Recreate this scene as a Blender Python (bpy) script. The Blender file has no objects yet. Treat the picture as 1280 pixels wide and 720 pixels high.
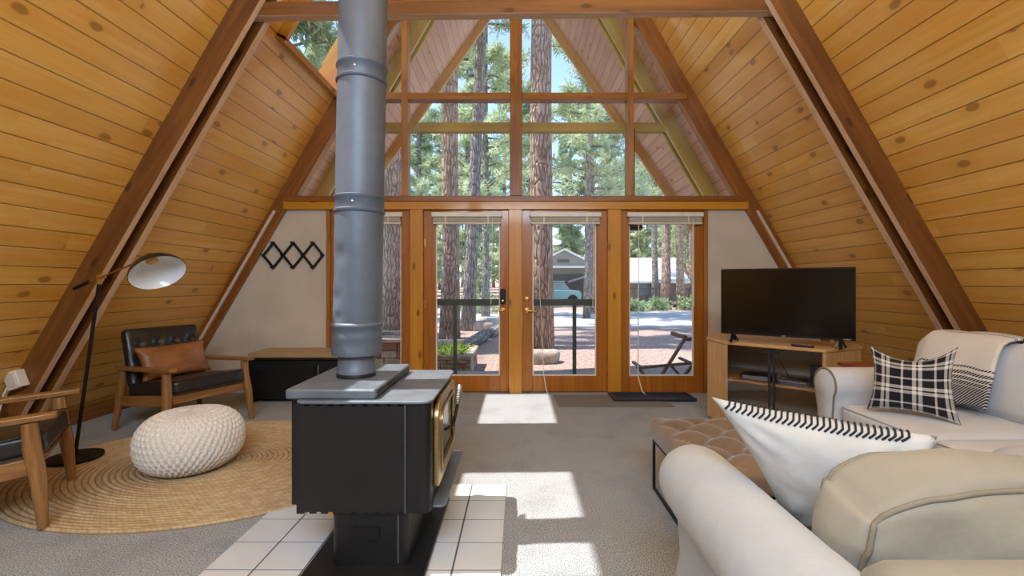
import bpy, bmesh, math, random
from mathutils import Vector, Matrix, noise
R = random.Random(7)
V = Vector
PI = math.pi
scene = bpy.context.scene
COL = scene.collection

# ---------------------------------------------------------------- camera numbers
F, VX, VY, CH = 569.0, 647.0, 355.0, 1.25          # focal (px), vanishing point (px), eye height
def P(px, py, Y):
    return V(((px - VX) / F * Y, Y, CH + (VY - py) / F * Y))

# ---------------------------------------------------------------- object helpers
def tag(o, label=None, cat=None, group=None, kind=None):
    if label: o['label'] = label
    if cat: o['category'] = cat
    if group: o['group'] = group
    if kind: o['kind'] = kind
    return o

def thing(name, label, cat, loc=(0, 0, 0), rz=0.0, group=None):
    o = bpy.data.objects.new(name, None)
    o.empty_display_size = 0.1
    COL.objects.link(o)
    o.location = loc
    o.rotation_euler = (0, 0, rz)
    return tag(o, label, cat, group)

def copy_tree(o, parent=None):
    c = o.copy()
    COL.objects.link(c)
    if parent is not None: c.parent = parent
    for ch in list(o.children):
        copy_tree(ch, c)
    return c

class MB:
    """collects shapes, builds ONE mesh object"""
    def __init__(s):
        s.v, s.f, s.m, s.uv = [], [], [], {}
    def add(s, verts, faces, mi=0):
        b = len(s.v)
        s.v += [V(p) for p in verts]
        for f in faces:
            s.f.append([b + i for i in f]); s.m.append(mi)
        return b
    def box(s, x0, x1, y0, y1, z0, z1, mi=0):
        s.add([(x0,y0,z0),(x1,y0,z0),(x1,y1,z0),(x0,y1,z0),(x0,y0,z1),(x1,y0,z1),(x1,y1,z1),(x0,y1,z1)],
              [(0,3,2,1),(4,5,6,7),(0,1,5,4),(1,2,6,5),(2,3,7,6),(3,0,4,7)], mi)
        return s
    def obox(s, c, ax, ay, az, hx, hy, hz, mi=0):
        c = V(c); ax = V(ax).normalized(); ay = V(ay).normalized(); az = V(az).normalized()
        pts = [c + ax*hx*i + ay*hy*j + az*hz*k for (i,j,k) in
               ((-1,-1,-1),(1,-1,-1),(1,1,-1),(-1,1,-1),(-1,-1,1),(1,-1,1),(1,1,1),(-1,1,1))]
        s.add(pts, [(0,3,2,1),(4,5,6,7),(0,1,5,4),(1,2,6,5),(2,3,7,6),(3,0,4,7)], mi)
        return s
    def bar(s, a, b, w, h, up=(0,0,1), mi=0):
        a = V(a); b = V(b); d = (b - a); L = d.length; d.normalize()
        side = d.cross(V(up)).normalized(); u2 = side.cross(d)
        return s.obox((a+b)/2, d, side, u2, L/2, w/2, h/2, mi)
    def prism(s, poly, o, ex, ey, ez, t0, t1, mi=0):
        """2D polygon in plane (ex,ey) from origin o, extruded along ez from t0 to t1"""
        o, ex, ey, ez = V(o), V(ex), V(ey), V(ez)
        n = len(poly)
        A = [o + ex*p[0] + ey*p[1] + ez*t0 for p in poly]
        B = [o + ex*p[0] + ey*p[1] + ez*t1 for p in poly]
        fs = [tuple(range(n))[::-1], tuple(range(n, 2*n))]
        for i in range(n):
            j = (i+1) % n
            fs.append((i, j, n+j, n+i))
        s.add(A + B, fs, mi)
        return s
    def pxz(s, poly, y0, y1, mi=0):
        return s.prism(poly, (0,0,0), (1,0,0), (0,0,1), (0,1,0), y0, y1, mi)
    def pxy(s, poly, z0, z1, mi=0):
        return s.prism(poly, (0,0,0), (1,0,0), (0,1,0), (0,0,1), z0, z1, mi)
    def pyz(s, poly, x0, x1, mi=0):
        return s.prism(poly, (0,0,0), (0,1,0), (0,0,1), (1,0,0), x0, x1, mi)
    def tube(s, pts, rad, n=12, mi=0, cap=True):
        pts = [V(p) for p in pts]
        if not isinstance(rad, (list, tuple)): rad = [rad]*len(pts)
        rings = []; up = None
        for i, p in enumerate(pts):
            d = (pts[min(i+1, len(pts)-1)] - pts[max(i-1, 0)]).normalized()
            if up is None:
                up = V((0,0,1)) if abs(d.z) < .9 else V((1,0,0))
            a = d.cross(up).normalized(); b = a.cross(d).normalized(); up = b
            rings.append([p + (a*math.cos(2*PI*k/n) + b*math.sin(2*PI*k/n))*rad[i] for k in range(n)])
        return s.loft(rings, mi, cap)
    def loft(s, rings, mi=0, cap=True, closed=True):
        n = len(rings[0]); vs = [p for r in rings for p in r]; fs = []
        for i in range(len(rings)-1):
            for k in range(n if closed else n-1):
                k2 = (k+1) % n
                fs.append((i*n+k, i*n+k2, (i+1)*n+k2, (i+1)*n+k))
        if cap and closed:
            fs.append(tuple(range(n))[::-1]); fs.append(tuple((len(rings)-1)*n + k for k in range(n)))
        s.add(vs, fs, mi)
        return s
    def lathe(s, prof, n=32, o=(0,0,0), axis=(0,0,1), mi=0, cap=True):
        """prof: (radius, height along axis)"""
        o = V(o); ax = V(axis).normalized()
        t = V((1,0,0)) if abs(ax.x) < .9 else V((0,1,0))
        a = ax.cross(t).normalized(); b = ax.cross(a).normalized()
        rings = [[o + ax*h + (a*math.cos(2*PI*k/n) + b*math.sin(2*PI*k/n))*max(r, 1e-4) for k in range(n)] for r, h in prof]
        return s.loft(rings, mi, cap)
    def ball(s, c, r, n=10, mi=0, sc=(1,1,1)):
        c = V(c); rings = []
        m = max(4, n//2)
        for i in range(m+1):
            t = PI*i/m
            rings.append([c + V((math.sin(t)*math.cos(2*PI*k/n)*r*sc[0], math.sin(t)*math.sin(2*PI*k/n)*r*sc[1], math.cos(t)*r*sc[2])) for k in range(n)])
        rings[0] = [p + V((0,0,0)) + (c - p)*0 for p in rings[0]]
        return s.loft(rings, mi, False)
    def grid(s, fn, nu, nv, mi=0, wrapu=False):
        vs = [fn(i/nu, j/nv) for j in range(nv+1) for i in range(nu if wrapu else nu+1)]
        w = nu if wrapu else nu+1; fs = []
        for j in range(nv):
            for i in range(nu):
                i2 = (i+1) % w
                fs.append((j*w+i, j*w+i2, (j+1)*w+i2, (j+1)*w+i))
        s.add(vs, fs, mi)
        return s
    def soft(s, half, r, n=10, bulge=(0,0,0), M=None, fn=None, mi=0, nn=None):
        """rounded, bulged box (cushion) with n cuts per side; fn(pos, cubepoint)->pos extra shaping"""
        hx, hy, hz = half
        bm = bmesh.new()
        bmesh.ops.create_cube(bm, size=2.0)
        bmesh.ops.subdivide_edges(bm, edges=bm.edges[:], cuts=n, use_grid_fill=True)
        vs = []
        for v in bm.verts:
            c = v.co.copy()
            q = V((c.x*hx, c.y*hy, c.z*hz))
            # concentrate samples near the rounded rim
            inn = V((max(-hx+r, min(hx-r, q.x)), max(-hy+r, min(hy-r, q.y)), max(-hz+r, min(hz-r, q.z))))
            d = q - inn
            p = inn + d.normalized()*r if d.length > 1e-9 else q
            k = (1-c.x**2), (1-c.y**2), (1-c.z**2)
            p.x += c.x*bulge[0]*k[1]*k[2]
            p.y += c.y*bulge[1]*k[0]*k[2]
            p.z += c.z*bulge[2]*k[0]*k[1]
            if fn: p = fn(p, c)
            vs.append(M @ p if M else p)
        bm.verts.index_update()
        fs = [[v.index for v in f.verts] for f in bm.faces]
        bm.free()
        s.add(vs, fs, mi)
        return s
    def build(s, name, mats, parent=None, smooth=None, uv=None, bevel=0.0, seg=2, merge=False, sub=0, solid=0.0):
        me = bpy.data.meshes.new(name)
        me.from_pydata([tuple(p) for p in s.v], [], s.f)
        if not isinstance(mats, (list, tuple)): mats = [mats]
        for m in mats: me.materials.append(m)
        for p, mi in zip(me.polygons, s.m): p.material_index = mi
        bm = bmesh.new(); bm.from_mesh(me)
        if merge: bmesh.ops.remove_doubles(bm, verts=bm.verts[:], dist=1e-5)
        bmesh.ops.recalc_face_normals(bm, faces=bm.faces[:])
        ul = bm.loops.layers.uv.new('UVMap')
        if uv is None:
            mn = [min(p[i] for p in s.v) for i in range(3)]; mx = [max(p[i] for p in s.v) for i in range(3)]
            k = max(range(3), key=lambda i: mx[i]-mn[i]); uv = V([1.0 if i == k else 0.0 for i in range(3)])
        if not callable(uv):
            ax = V(uv).normalized(); off = R.random()*7
            for f in bm.faces:
                n = f.normal
                t = n.cross(ax)
                if t.length < .2:
                    t = n.cross(V((.577,.577,.577))).normalized(); a2 = t.cross(n)
                    for l in f.loops: l[ul].uv = (l.vert.co.dot(a2) + off, l.vert.co.dot(t) + off)
                else:
                    t.normalize(); o2 = off + 3.1*round(n.x*2) + 1.7*round(n.y*2) + .9*round(n.z*2)
                    for l in f.loops: l[ul].uv = (l.vert.co.dot(ax) + off, l.vert.co.dot(t) + o2)
        else:
            for f in bm.faces:
                for l in f.loops: l[ul].uv = uv(l.vert.co, f.normal)
        bm.to_mesh(me); bm.free()
        if smooth is not None:
            for p in me.polygons: p.use_smooth = True
            if smooth < 180: me.set_sharp_from_angle(angle=math.radians(smooth))
        o = bpy.data.objects.new(name, me)
        COL.objects.link(o)
        if parent is not None: o.parent = parent
        if bevel > 0:
            b = o.modifiers.new('Bevel', 'BEVEL'); b.width = bevel; b.segments = seg; b.limit_method = 'ANGLE'; b.angle_limit = math.radians(40)
            b.harden_normals = False
            for p in me.polygons: p.use_smooth = True
            if smooth is None: me.set_sharp_from_angle(angle=math.radians(40))
        if solid:
            m = o.modifiers.new('Solidify', 'SOLIDIFY'); m.thickness = solid; m.offset = 0
        if sub:
            m = o.modifiers.new('Subsurf', 'SUBSURF'); m.levels = sub; m.render_levels = sub
        return o

# ---------------------------------------------------------------- materials
def lin(c):
    f = lambda x: x/12.92 if x <= .04045 else ((x+.055)/1.055)**2.4
    return (f(c[0]/255), f(c[1]/255), f(c[2]/255), 1.0)

class Mat:
    def __init__(s, name):
        s.m = bpy.data.materials.new(name); s.m.use_nodes = True
        s.t = s.m.node_tree; s.t.nodes.clear()
        s.out = s.t.nodes.new('ShaderNodeOutputMaterial')
    def n(s, typ, props=None, **kw):
        nd = s.t.nodes.new('ShaderNode' + typ)
        for k, v in (props or {}).items(): setattr(nd, k, v)
        for k, v in kw.items():
            key = int(k[1:]) if k[0] == 'i' and k[1:].isdigit() else k.replace('_', ' ')
            s.set(nd.inputs[key], v)
        return nd
    def set(s, sock, v):
        if hasattr(v, 'is_output') or isinstance(v, bpy.types.NodeSocket): s.t.links.new(v, sock)
        elif isinstance(v, bpy.types.Node): s.t.links.new(v.outputs[0], sock)
        else: sock.default_value = v
    def math(s, op, a, b=None, c=None, clamp=False):
        nd = s.t.nodes.new('ShaderNodeMath'); nd.operation = op; nd.use_clamp = clamp
        s.set(nd.inputs[0], a)
        if b is not None: s.set(nd.inputs[1], b)
        if c is not None: s.set(nd.inputs[2], c)
        return nd.outputs[0]
    def mix(s, fac, a, b, bt='MIX'):
        nd = s.t.nodes.new('ShaderNodeMix'); nd.data_type = 'RGBA'; nd.blend_type = bt
        s.set(nd.inputs[0], fac); s.set(nd.inputs[6], a); s.set(nd.inputs[7], b)
        return nd.outputs[2]
    def ramp(s, x, a, b, inter='SMOOTHSTEP'):
        nd = s.t.nodes.new('ShaderNodeMapRange'); nd.interpolation_type = inter
        s.set(nd.inputs[0], x); s.set(nd.inputs[1], a); s.set(nd.inputs[2], b); nd.inputs[3].default_value = 0; nd.inputs[4].default_value = 1
        return nd.outputs[0]
    def coords(s, kind='UV'):
        return s.n('TexCoord').outputs[kind]
    def scaled(s, vec, sc):
        return s.n('Mapping', Vector=vec, Scale=sc).outputs[0]
    def noise(s, vec, scale=5, detail=3, rough=.55, dist=0):
        nd = s.n('TexNoise', Vector=vec, Scale=scale, Detail=detail, Roughness=rough, Distortion=dist)
        return nd.outputs[0]
    def bump(s, h, strength=.3, dist=.01, normal=None):
        nd = s.n('Bump', Height=h, Strength=strength, Distance=dist)
        if normal is not None: s.set(nd.inputs['Normal'], normal)
        return nd.outputs[0]
    def done(s, col, rough=.5, metal=0.0, normal=None, coat=0.0, coat_rough=.1, spec=.5, sheen=0.0, **kw):
        b = s.t.nodes.new('ShaderNodeBsdfPrincipled')
        s.set(b.inputs['Base Color'], col); s.set(b.inputs['Roughness'], rough); s.set(b.inputs['Metallic'], metal)
        s.set(b.inputs['Coat Weight'], coat); s.set(b.inputs['Coat Roughness'], coat_rough); s.set(b.inputs['Specular IOR Level'], spec)
        s.set(b.inputs['Sheen Weight'], sheen)
        if normal is not None: s.set(b.inputs['Normal'], normal)
        for k, v in kw.items(): s.set(b.inputs[k.replace('_', ' ')], v)
        s.t.links.new(b.outputs[0], s.out.inputs[0])
        return s.m

def plain(name, rgb, rough=.5, metal=0.0, var=.12, scale=8, bump=0.0, bscale=60, coat=0.0, coord='Object', spec=.5, sheen=0.0, dist=.004):
    """procedural paint / fabric / metal: colour mottled by noise, optional fine bump"""
    t = Mat(name); co = t.coords(coord)
    nz = t.noise(co, scale, 4)
    c = lin(rgb); d = tuple(x*(1-var) for x in c[:3]) + (1,); e = tuple(min(1, x*(1+var)) for x in c[:3]) + (1,)
    col = t.mix(t.ramp(nz, .3, .7), d, e)
    nm = None
    if bump: nm = t.bump(t.noise(co, bscale, 3), bump, dist)
    return t.done(col, rough, metal, nm, coat, spec=spec, sheen=sheen)

def wood(name, a, b, rough=.45, su=1.2, sv=22, knots=0.0, coat=0.0, bump=.08, var=.25):
    """grain runs along UV u"""
    t = Mat(name); uv = t.coords('UV')
    g = t.noise(t.scaled(uv, (su, sv, 1)), 1.0, 5, .6, .6)
    big = t.noise(t.scaled(uv, (.7, 3, 1)), 1.0, 2)
    col = t.mix(t.ramp(g, .3, .72), lin(a), lin(b))
    col = t.mix(t.math('MULTIPLY', t.ramp(big, .3, .75), var), col, tuple(x*.5 for x in lin(a)[:3]) + (1,))
    if knots:
        vo = t.n('TexVoronoi', {'voronoi_dimensions': '2D'}, Vector=t.scaled(uv, (1.1, 2.6, 1)), Scale=1.6)
        k = t.math('MULTIPLY', t.math('SUBTRACT', 1.0, t.ramp(vo.outputs['Distance'], .045, .10)), knots)
        col = t.mix(k, col, tuple(x*.25 for x in lin(a)[:3]) + (1,))
    nm = t.bump(g, bump, .004)
    return t.done(col, rough, 0, nm, coat)

def planks(name, a, b, dark, width=.139, rough=.3, coat=.25, knots=.8, groove=.05, length=2.6, tint=.4, gdepth=.6, gcol=None):
    """tongue and groove boards: u along the board, v across"""
    t = Mat(name); uv = t.coords('UV')
    sep = t.n('SeparateXYZ', Vector=uv)
    u, v = sep.outputs[0], sep.outputs[1]
    q = t.math('DIVIDE', v, width); idx = t.math('FLOOR', q); fr = t.math('FRACT', q)
    r1 = t.n('TexWhiteNoise', {'noise_dimensions': '1D'}, W=idx).outputs[0]
    seg = t.math('FLOOR', t.math('ADD', t.math('DIVIDE', u, length), t.math('MULTIPLY', r1, 7.0)))
    r2 = t.n('TexWhiteNoise', {'noise_dimensions': '2D'}, Vector=t.n('CombineXYZ', X=idx, Y=seg)).outputs[0]
    vec = t.n('CombineXYZ', X=t.math('ADD', t.math('MULTIPLY', u, .9), t.math('MULTIPLY', r2, 50)), Y=t.math('MULTIPLY', v, 16.0), Z=t.math('MULTIPLY', r2, 9))
    g = t.noise(vec, 1.0, 5, .6, .7)
    col = t.mix(t.ramp(g, .28, .75), lin(a), lin(b))
    col = t.mix(t.math('MULTIPLY', r2, tint), col, lin(dark))
    soft = t.noise(t.n('CombineXYZ', X=t.math('MULTIPLY', u, 1.3), Y=t.math('MULTIPLY', v, 5.0), Z=t.math('MULTIPLY', r2, 30)), 1.0, 2)
    col = t.mix(t.math('MULTIPLY', t.ramp(soft, .5, .75), .35), col, lin(b))
    # knots with grey-brown halo
    kv = t.n('CombineXYZ', X=t.math('ADD', t.math('MULTIPLY', u, 1.9), t.math('MULTIPLY', r2, 11)), Y=t.math('MULTIPLY', v, 3.2), Z=0.0)
    vo = t.n('TexVoronoi', {'voronoi_dimensions': '2D'}, Vector=kv, Scale=1.0)
    pick = t.math('GREATER_THAN', t.n('SeparateColor', Color=vo.outputs['Color']).outputs[0], .42)
    jit = t.math('ADD', vo.outputs['Distance'], t.math('MULTIPLY', t.noise(kv, 9, 2), .03))
    k1 = t.math('MULTIPLY', t.math('SUBTRACT', 1.0, t.ramp(jit, .07, .115)), pick)
    k2 = t.math('MULTIPLY', t.math('SUBTRACT', 1.0, t.ramp(jit, .06, .28)), pick)
    col = t.mix(t.math('MULTIPLY', k2, .35*knots), col, lin(dark))
    col = t.mix(t.math('MULTIPLY', k1, knots), col, tuple(x*.35 for x in lin(dark)[:3]) + (1,))
    e = t.math('MINIMUM', fr, t.math('SUBTRACT', 1.0, fr))
    gm = t.math('SUBTRACT', 1.0, t.ramp(e, groove*.35, groove))
    col = t.mix(t.math('MULTIPLY', gm, gdepth), col, gcol and lin(gcol) or tuple(x*.25 for x in lin(dark)[:3]) + (1,))
    h = t.math('ADD', t.math('MULTIPLY', g, .12), t.ramp(e, 0.0, groove))
    return t.done(col, t.math('ADD', rough, t.math('MULTIPLY', g, .12)), 0, t.bump(h, .5, .006), coat, .12)

def glass(name, tint=(1,1,1), refl=1.0, rough=0.0):
    t = Mat(name)
    tr = t.n('BsdfTransparent', Color=tuple(tint) + (1,))
    gl = t.n('BsdfGlossy', Roughness=rough)
    fr = t.n('Fresnel', IOR=1.45)
    mx = t.n('MixShader', i0=t.math('MULTIPLY', t.math('MULTIPLY', fr.outputs[0], refl), t.math('SUBTRACT', 1.0, t.n('NewGeometry').outputs['Backfacing'])), i1=tr.outputs[0], i2=gl.outputs[0])
    t.t.links.new(mx.outputs[0], t.out.inputs[0])
    return t.m
SKY_STR, SUN_STR, REAR_W, OVERHEAD_W, UP_W, EXPO = .42, 7.5, 70.0, 85.0, 232.0, 0.25
# ---------------------------------------------------------------- material library
M = {}
M['pine'] = planks('pine_boards', (234,174,74), (246,200,114), (206,136,44), .139, .28, .35, .6, gcol=(116,66,16))
M['soffit'] = planks('soffit_boards', (224,184,158), (238,206,182), (192,148,122), .139, .6, 0, .4, gdepth=.5)
M['beam'] = wood('stained_beam', (106,62,22), (138,88,36), .5, 1.0, 14, .7, bump=.3)
M['beam_lit_under'] = wood('bounce_lit_underside', (216,174,136), (236,202,166), .75, 2.0, 20, .2, bump=.5)  # floor bounce painted into the beam undersides
M['trim'] = wood('stained_trim', (154,98,42), (182,126,60), .4, 1.2, 18, .3, .2)
M['trim_dark'] = wood('dark_stained_trim', (130,76,28), (160,102,44), .4, 1.2, 18, .3, .2)
M['post'] = wood('golden_post', (196,132,26), (214,152,44), .4, .9, 14, .8, .2)
M['door'] = wood('door_wood', (162,94,18), (190,118,34), .35, .9, 22, .1, .3)
M['olive'] = wood('olive_paint', (186,164,94), (200,178,108), .6, 1, 20, .0, bump=.1)
M['olive_edge'] = plain('pale_olive_edge', (214,190,118), .6, var=.06)
M['fascia'] = wood('fascia_board', (204,162,106), (222,184,130), .6, 1, 20, .2)
M['plaster'] = plain('cream_plaster', (206,198,186), .85, var=.05, scale=3, bump=.15, bscale=120)
M['pale_strip'] = plain('pale_conduit', (214,196,184), .5, var=.04)
M['white'] = plain('white_plastic', (232,230,222), .4, var=.03)
M['blind'] = plain('blind_slats', (214,212,198), .5, var=.05)
M['brass'] = plain('brass', (206,166,92), .28, 1.0, .12, 12)
M['gold'] = plain('stove_gold', (198,176,126), .3, 1.0, .18, 22, .2, 60)
M['black_metal'] = plain('black_metal', (26,26,28), .45, .3, .15, 12, .06, 200)
M['stove_black'] = plain('stove_paint', (30,30,32), .42, .2, .15, 6, .12, 260, spec=.5)
M['stove_plate'] = plain('stove_top_plate', (104,112,122), .42, .2, .16, 9, .1, 120)
M['pipe'] = plain('flue_paint', (92,102,118), .45, .1, .12, 5, .08, 8, dist=.02)
M['steel'] = plain('brushed_steel', (180,180,180), .35, 1.0, .05)
M['glass'] = glass('window_glass', refl=.8)
M['dark_glass'] = glass('smoked_glass', (.92,.92,.93), 1.3)
M['leather'] = plain('black_leather', (40,38,37), .38, 0, .18, 14, .25, 90, coat=.15)
M['tan_leather'] = plain('tan_leather', (150,96,54), .42, 0, .22, 6, .25, 60)
M['chair_wood'] = wood('acorn_wood', (136,92,48), (172,126,72), .38, 2.5, 40, .2, .15)
M['slip'] = plain('white_slipcover', (208,210,216), .9, 0, .04, 5, .35, 26, sheen=.15, dist=.006)
M['slip2'] = plain('grey_white_slipcover', (182,185,190), .9, 0, .05, 5, .4, 22, sheen=.15, dist=.007)
M['tan_cloth'] = plain('beige_slipcover', (152,146,133), .92, 0, .07, 4, .5, 16, sheen=.12, dist=.008)
M['tan_pipe'] = plain('beige_piping', (134,126,110), .9, 0, .06, 30)
M['cream_cloth'] = plain('cream_cotton', (194,193,191), .92, 0, .04, 5, .45, 18, sheen=.15, dist=.007)
M['yarn'] = plain('black_yarn', (34,34,38), .9, 0, .2, 60)
M['tuft'] = plain('tan_velvet', (116,94,72), .8, 0, .15, 5, .2, 60, sheen=.4)
M['tuft_button'] = plain('tan_button', (120,94,70), .8, 0, .1, 5)
M['tv_frame'] = plain('tv_bezel', (18,18,20), .3, .1, .1)
M['maple'] = wood('maple_veneer', (198,152,96), (216,172,116), .4, 2, 26, .0, .1, .03)
M['maple_edge'] = wood('maple_edge', (186,136,84), (200,150,98), .4, 2, 26, .0, .1, .03)
M['cherry'] = wood('cherry_wood', (134,56,26), (164,78,38), .35, 2, 26, .1, .2)
M['black_box'] = plain('black_cabinet', (16,16,18), .5, 0, .1)
M['slab'] = wood('tan_slab', (170,138,98), (192,160,120), .5, 2, 24, .1)
M['rubber'] = plain('boot_tray_rubber', (44,50,66), .45, 0, .1, 20)
M['mat'] = plain('door_mat_pile', (128,124,120), .95, 0, .3, 160, .7, 300)
M['cord'] = plain('white_cord', (236,232,220), .7, 0, .03)
M['screen_green'] = plain('dark_green_paint', (58,70,62), .45, .1, .06)
M['device'] = plain('device_plastic', (36,38,44), .35, 0, .1)
M['silver'] = plain('device_silver', (150,152,158), .35, .6, .06)
M['glossy_black'] = plain('tv_panel', (7,7,9), .12, 0, .05, spec=.6)
M['lamp_in'] = plain('white_enamel', (232,236,242), .25, 0, .02, coat=.4)
M['lamp_out'] = plain('bronze_enamel', (48,40,30), .35, .5, .15)
M['bulb'] = plain('frosted_bulb', (240,238,230), .3, 0, .01)

def mk_carpet(name, c, dark, light, scale=330):
    t = Mat(name); co = t.coords('Object')
    a = t.noise(co, scale*1.3, 2, .7); b = t.noise(co, 3.0, 4, .6); f = t.noise(co, scale*.4, 2)
    col = t.mix(t.ramp(a, .36, .64), lin(dark), lin(light))
    col = t.mix(.3, col, lin(c))
    col = t.mix(t.math('MULTIPLY', t.ramp(b, .45, .7), .22), col, lin(dark))
    return t.done(col, .95, 0, t.bump(t.math('ADD', a, f), .6, .010), spec=.1, sheen=.2)
M['carpet'] = mk_carpet('carpet', (142,145,149), (74,76,80), (206,209,213), 130)

def mk_rug():
    t = Mat('braided_jute'); uv = t.coords('UV')      # u = angle*radius, v = ring number
    sep = t.n('SeparateXYZ', Vector=uv); u, v = sep.outputs[0], sep.outputs[1]
    fr = t.math('FRACT', v); idx = t.math('FLOOR', v)
    r = t.n('TexWhiteNoise', {'noise_dimensions': '1D'}, W=idx).outputs[0]
    zig = t.math('FRACT', t.math('ADD', t.math('MULTIPLY', u, 38.0), t.math('MULTIPLY', t.math('ABSOLUTE', t.math('SUBTRACT', fr, .5)), 1.6)))
    zz = t.math('ABSOLUTE', t.math('SUBTRACT', zig, .5))
    e = t.math('ABSOLUTE', t.math('SUBTRACT', fr, .5))
    nz = t.noise(t.n('CombineXYZ', X=t.math('MULTIPLY', u, 20), Y=t.math('MULTIPLY', v, .9), Z=r), 1.0, 3, .7)
    col = t.mix(t.ramp(nz, .3, .7), lin((178,154,118)), lin((210,188,154)))
    col = t.mix(t.math('MULTIPLY', r, .3), col, lin((160,120,74)))
    col = t.mix(t.math('MULTIPLY', t.ramp(e, .36, .5), .7), col, lin((104,74,42)))
    col = t.mix(t.math('MULTIPLY', t.ramp(zz, .12, .0), .35), col, lin((110,80,46)))
    h = t.math('ADD', t.math('SUBTRACT', .5, e), t.math('MULTIPLY', zz, .5))
    return t.done(col, .9, 0, t.bump(h, .7, .006), spec=.15)
M['jute'] = mk_rug()

def mk_knit():
    t = Mat('knit_cotton'); co = t.coords('Object')
    a = t.noise(co, 120, 3)
    col = t.mix(t.ramp(a, .3, .7), lin((220,215,208)), lin((236,232,227)))
    return t.done(col, .95, 0, t.bump(a, .5, .004), spec=.1, sheen=.2)
M['knit'] = mk_knit()

def stripes(t, x, spec):
    """sum of soft stripes (centre, half width) on periodic coordinate x in 0..1"""
    out = None
    for c, w in spec:
        d = t.math('ABSOLUTE', t.math('SUBTRACT', x, c))
        s_ = t.math('LESS_THAN', d, w)
        out = s_ if out is None else t.math('MAXIMUM', out, s_)
    return out

def mk_plaid():
    t = Mat('plaid_flannel'); uv = t.coords('UV')
    sep = t.n('SeparateXYZ', Vector=uv)
    x = t.math('FRACT', t.math('MULTIPLY', sep.outputs[0], 2.75)); y = t.math('FRACT', t.math('MULTIPLY', sep.outputs[1], 2.5))
    sp = [(.12, .035), (.48, .06), (.66, .06)]
    sx = stripes(t, x, sp); sy = stripes(t, y, sp)
    tot = t.math('MULTIPLY', t.math('ADD', sx, sy), .5)
    nz = t.noise(t.coords('Object'), 220, 2)
    w = t.math('FRACT', t.math('MULTIPLY', t.math('ADD', sep.outputs[0], sep.outputs[1]), 90.0))
    tw = t.math('MULTIPLY', t.math('GREATER_THAN', w, .5), t.math('MULTIPLY', tot, .10))
    col = t.mix(t.math('ADD', t.ramp(tot, 0, 1, 'LINEAR'), tw), lin((34,34,42)), lin((222,218,214)))
    return t.done(col, .95, 0, t.bump(nz, .3, .004), spec=.1, sheen=.2)
M['plaid'] = mk_plaid()

def mk_throw():
    t = Mat('woven_throw'); uv = t.coords('UV')      # v: metres down from the ridge of the sofa back (front = positive)
    sep = t.n('SeparateXYZ', Vector=uv); u, v = sep.outputs[0], sep.outputs[1]
    bands = [(-.085,.006),(-.055,.009),(-.025,.006),(.01,.008),(.045,.006),(.300,.006),(.335,.010),(.365,.010),(.392,.012),(.418,.012),(.444,.014),(.470,.014),(.50,.02)]
    b = stripes(t, v, bands)
    tw = t.math('GREATER_THAN', t.math('FRACT', t.math('ADD', t.math('MULTIPLY', u, 55), t.math('MULTIPLY', v, 60))), .42)
    nz = t.noise(t.coords('Object'), 90, 3)
    col = t.mix(t.math('MULTIPLY', b, t.math('ADD', .25, t.math('MULTIPLY', tw, .75))), lin((226,222,216)), lin((36,38,58)))
    return t.done(col, .95, 0, t.bump(t.math('ADD', nz, t.math('MULTIPLY', b, .6)), .5, .005), spec=.1, sheen=.2)
M['throw'] = mk_throw()

def mk_tile():
    t = Mat('glazed_tile'); co = t.coords('Object')
    col = t.mix(t.noise(co, 4, 3), lin((204,209,217)), lin((218,222,228)))
    return t.done(col, .22, 0, t.bump(t.noise(co, 14, 2), .05, .01))
M['tile'] = mk_tile()
M['grout'] = plain('grey_grout', (92,92,96), .9, 0, .1, 40)

def mk_bark(name, a, b):
    t = Mat(name); co = t.coords('UV')
    vo = t.n('TexVoronoi', {'feature': 'DISTANCE_TO_EDGE'}, Vector=t.scaled(co, (2.2, 9, 1)), Scale=1.4)
    nz = t.noise(t.scaled(co, (3, 12, 1)), 1.5, 5, .7)
    col = t.mix(t.ramp(nz, .3, .7), lin(a), lin(b))
    col = t.mix(t.math('MULTIPLY', t.math('SUBTRACT', 1.0, t.ramp(vo.outputs[0], .0, .12)), .65), col, tuple(x*.3 for x in lin(a)[:3]) + (1,))
    return t.done(col, .95, 0, t.bump(t.math('ADD', t.ramp(vo.outputs[0], 0, .2), nz), .9, .05), spec=.1)
M['bark'] = mk_bark('ponderosa_bark', (158,130,114), (204,180,162))
M['bark_grey'] = mk_bark('grey_bark', (138,132,128), (180,172,166))

def mk_leaf(name, a, b):
    t = Mat(name)
    rnd = t.n('TexWhiteNoise', {'noise_dimensions': '3D'}, Vector=t.n('Vectorial') if False else t.scaled(t.coords('Object'), (2.2, 2.2, 2.2))).outputs[0]
    nz = t.noise(t.coords('Object'), 1.6, 2)
    col = t.mix(t.ramp(nz, .3, .7), lin(a), lin(b))
    d = t.n('BsdfDiffuse', Color=col); tl = t.n('BsdfTranslucent', Color=col)
    mx = t.n('MixShader', i0=.45, i1=d.outputs[0], i2=tl.outputs[0])
    t.t.links.new(mx.outputs[0], t.out.inputs[0])
    return t.m
M['needles'] = mk_leaf('pine_needles', (140,160,118), (192,206,166))
M['needles2'] = mk_leaf('pale_needles', (166,186,150), (216,226,194))
M['shrub'] = mk_leaf('shrub_leaves', (104,132,62), (160,180,96))

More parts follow.
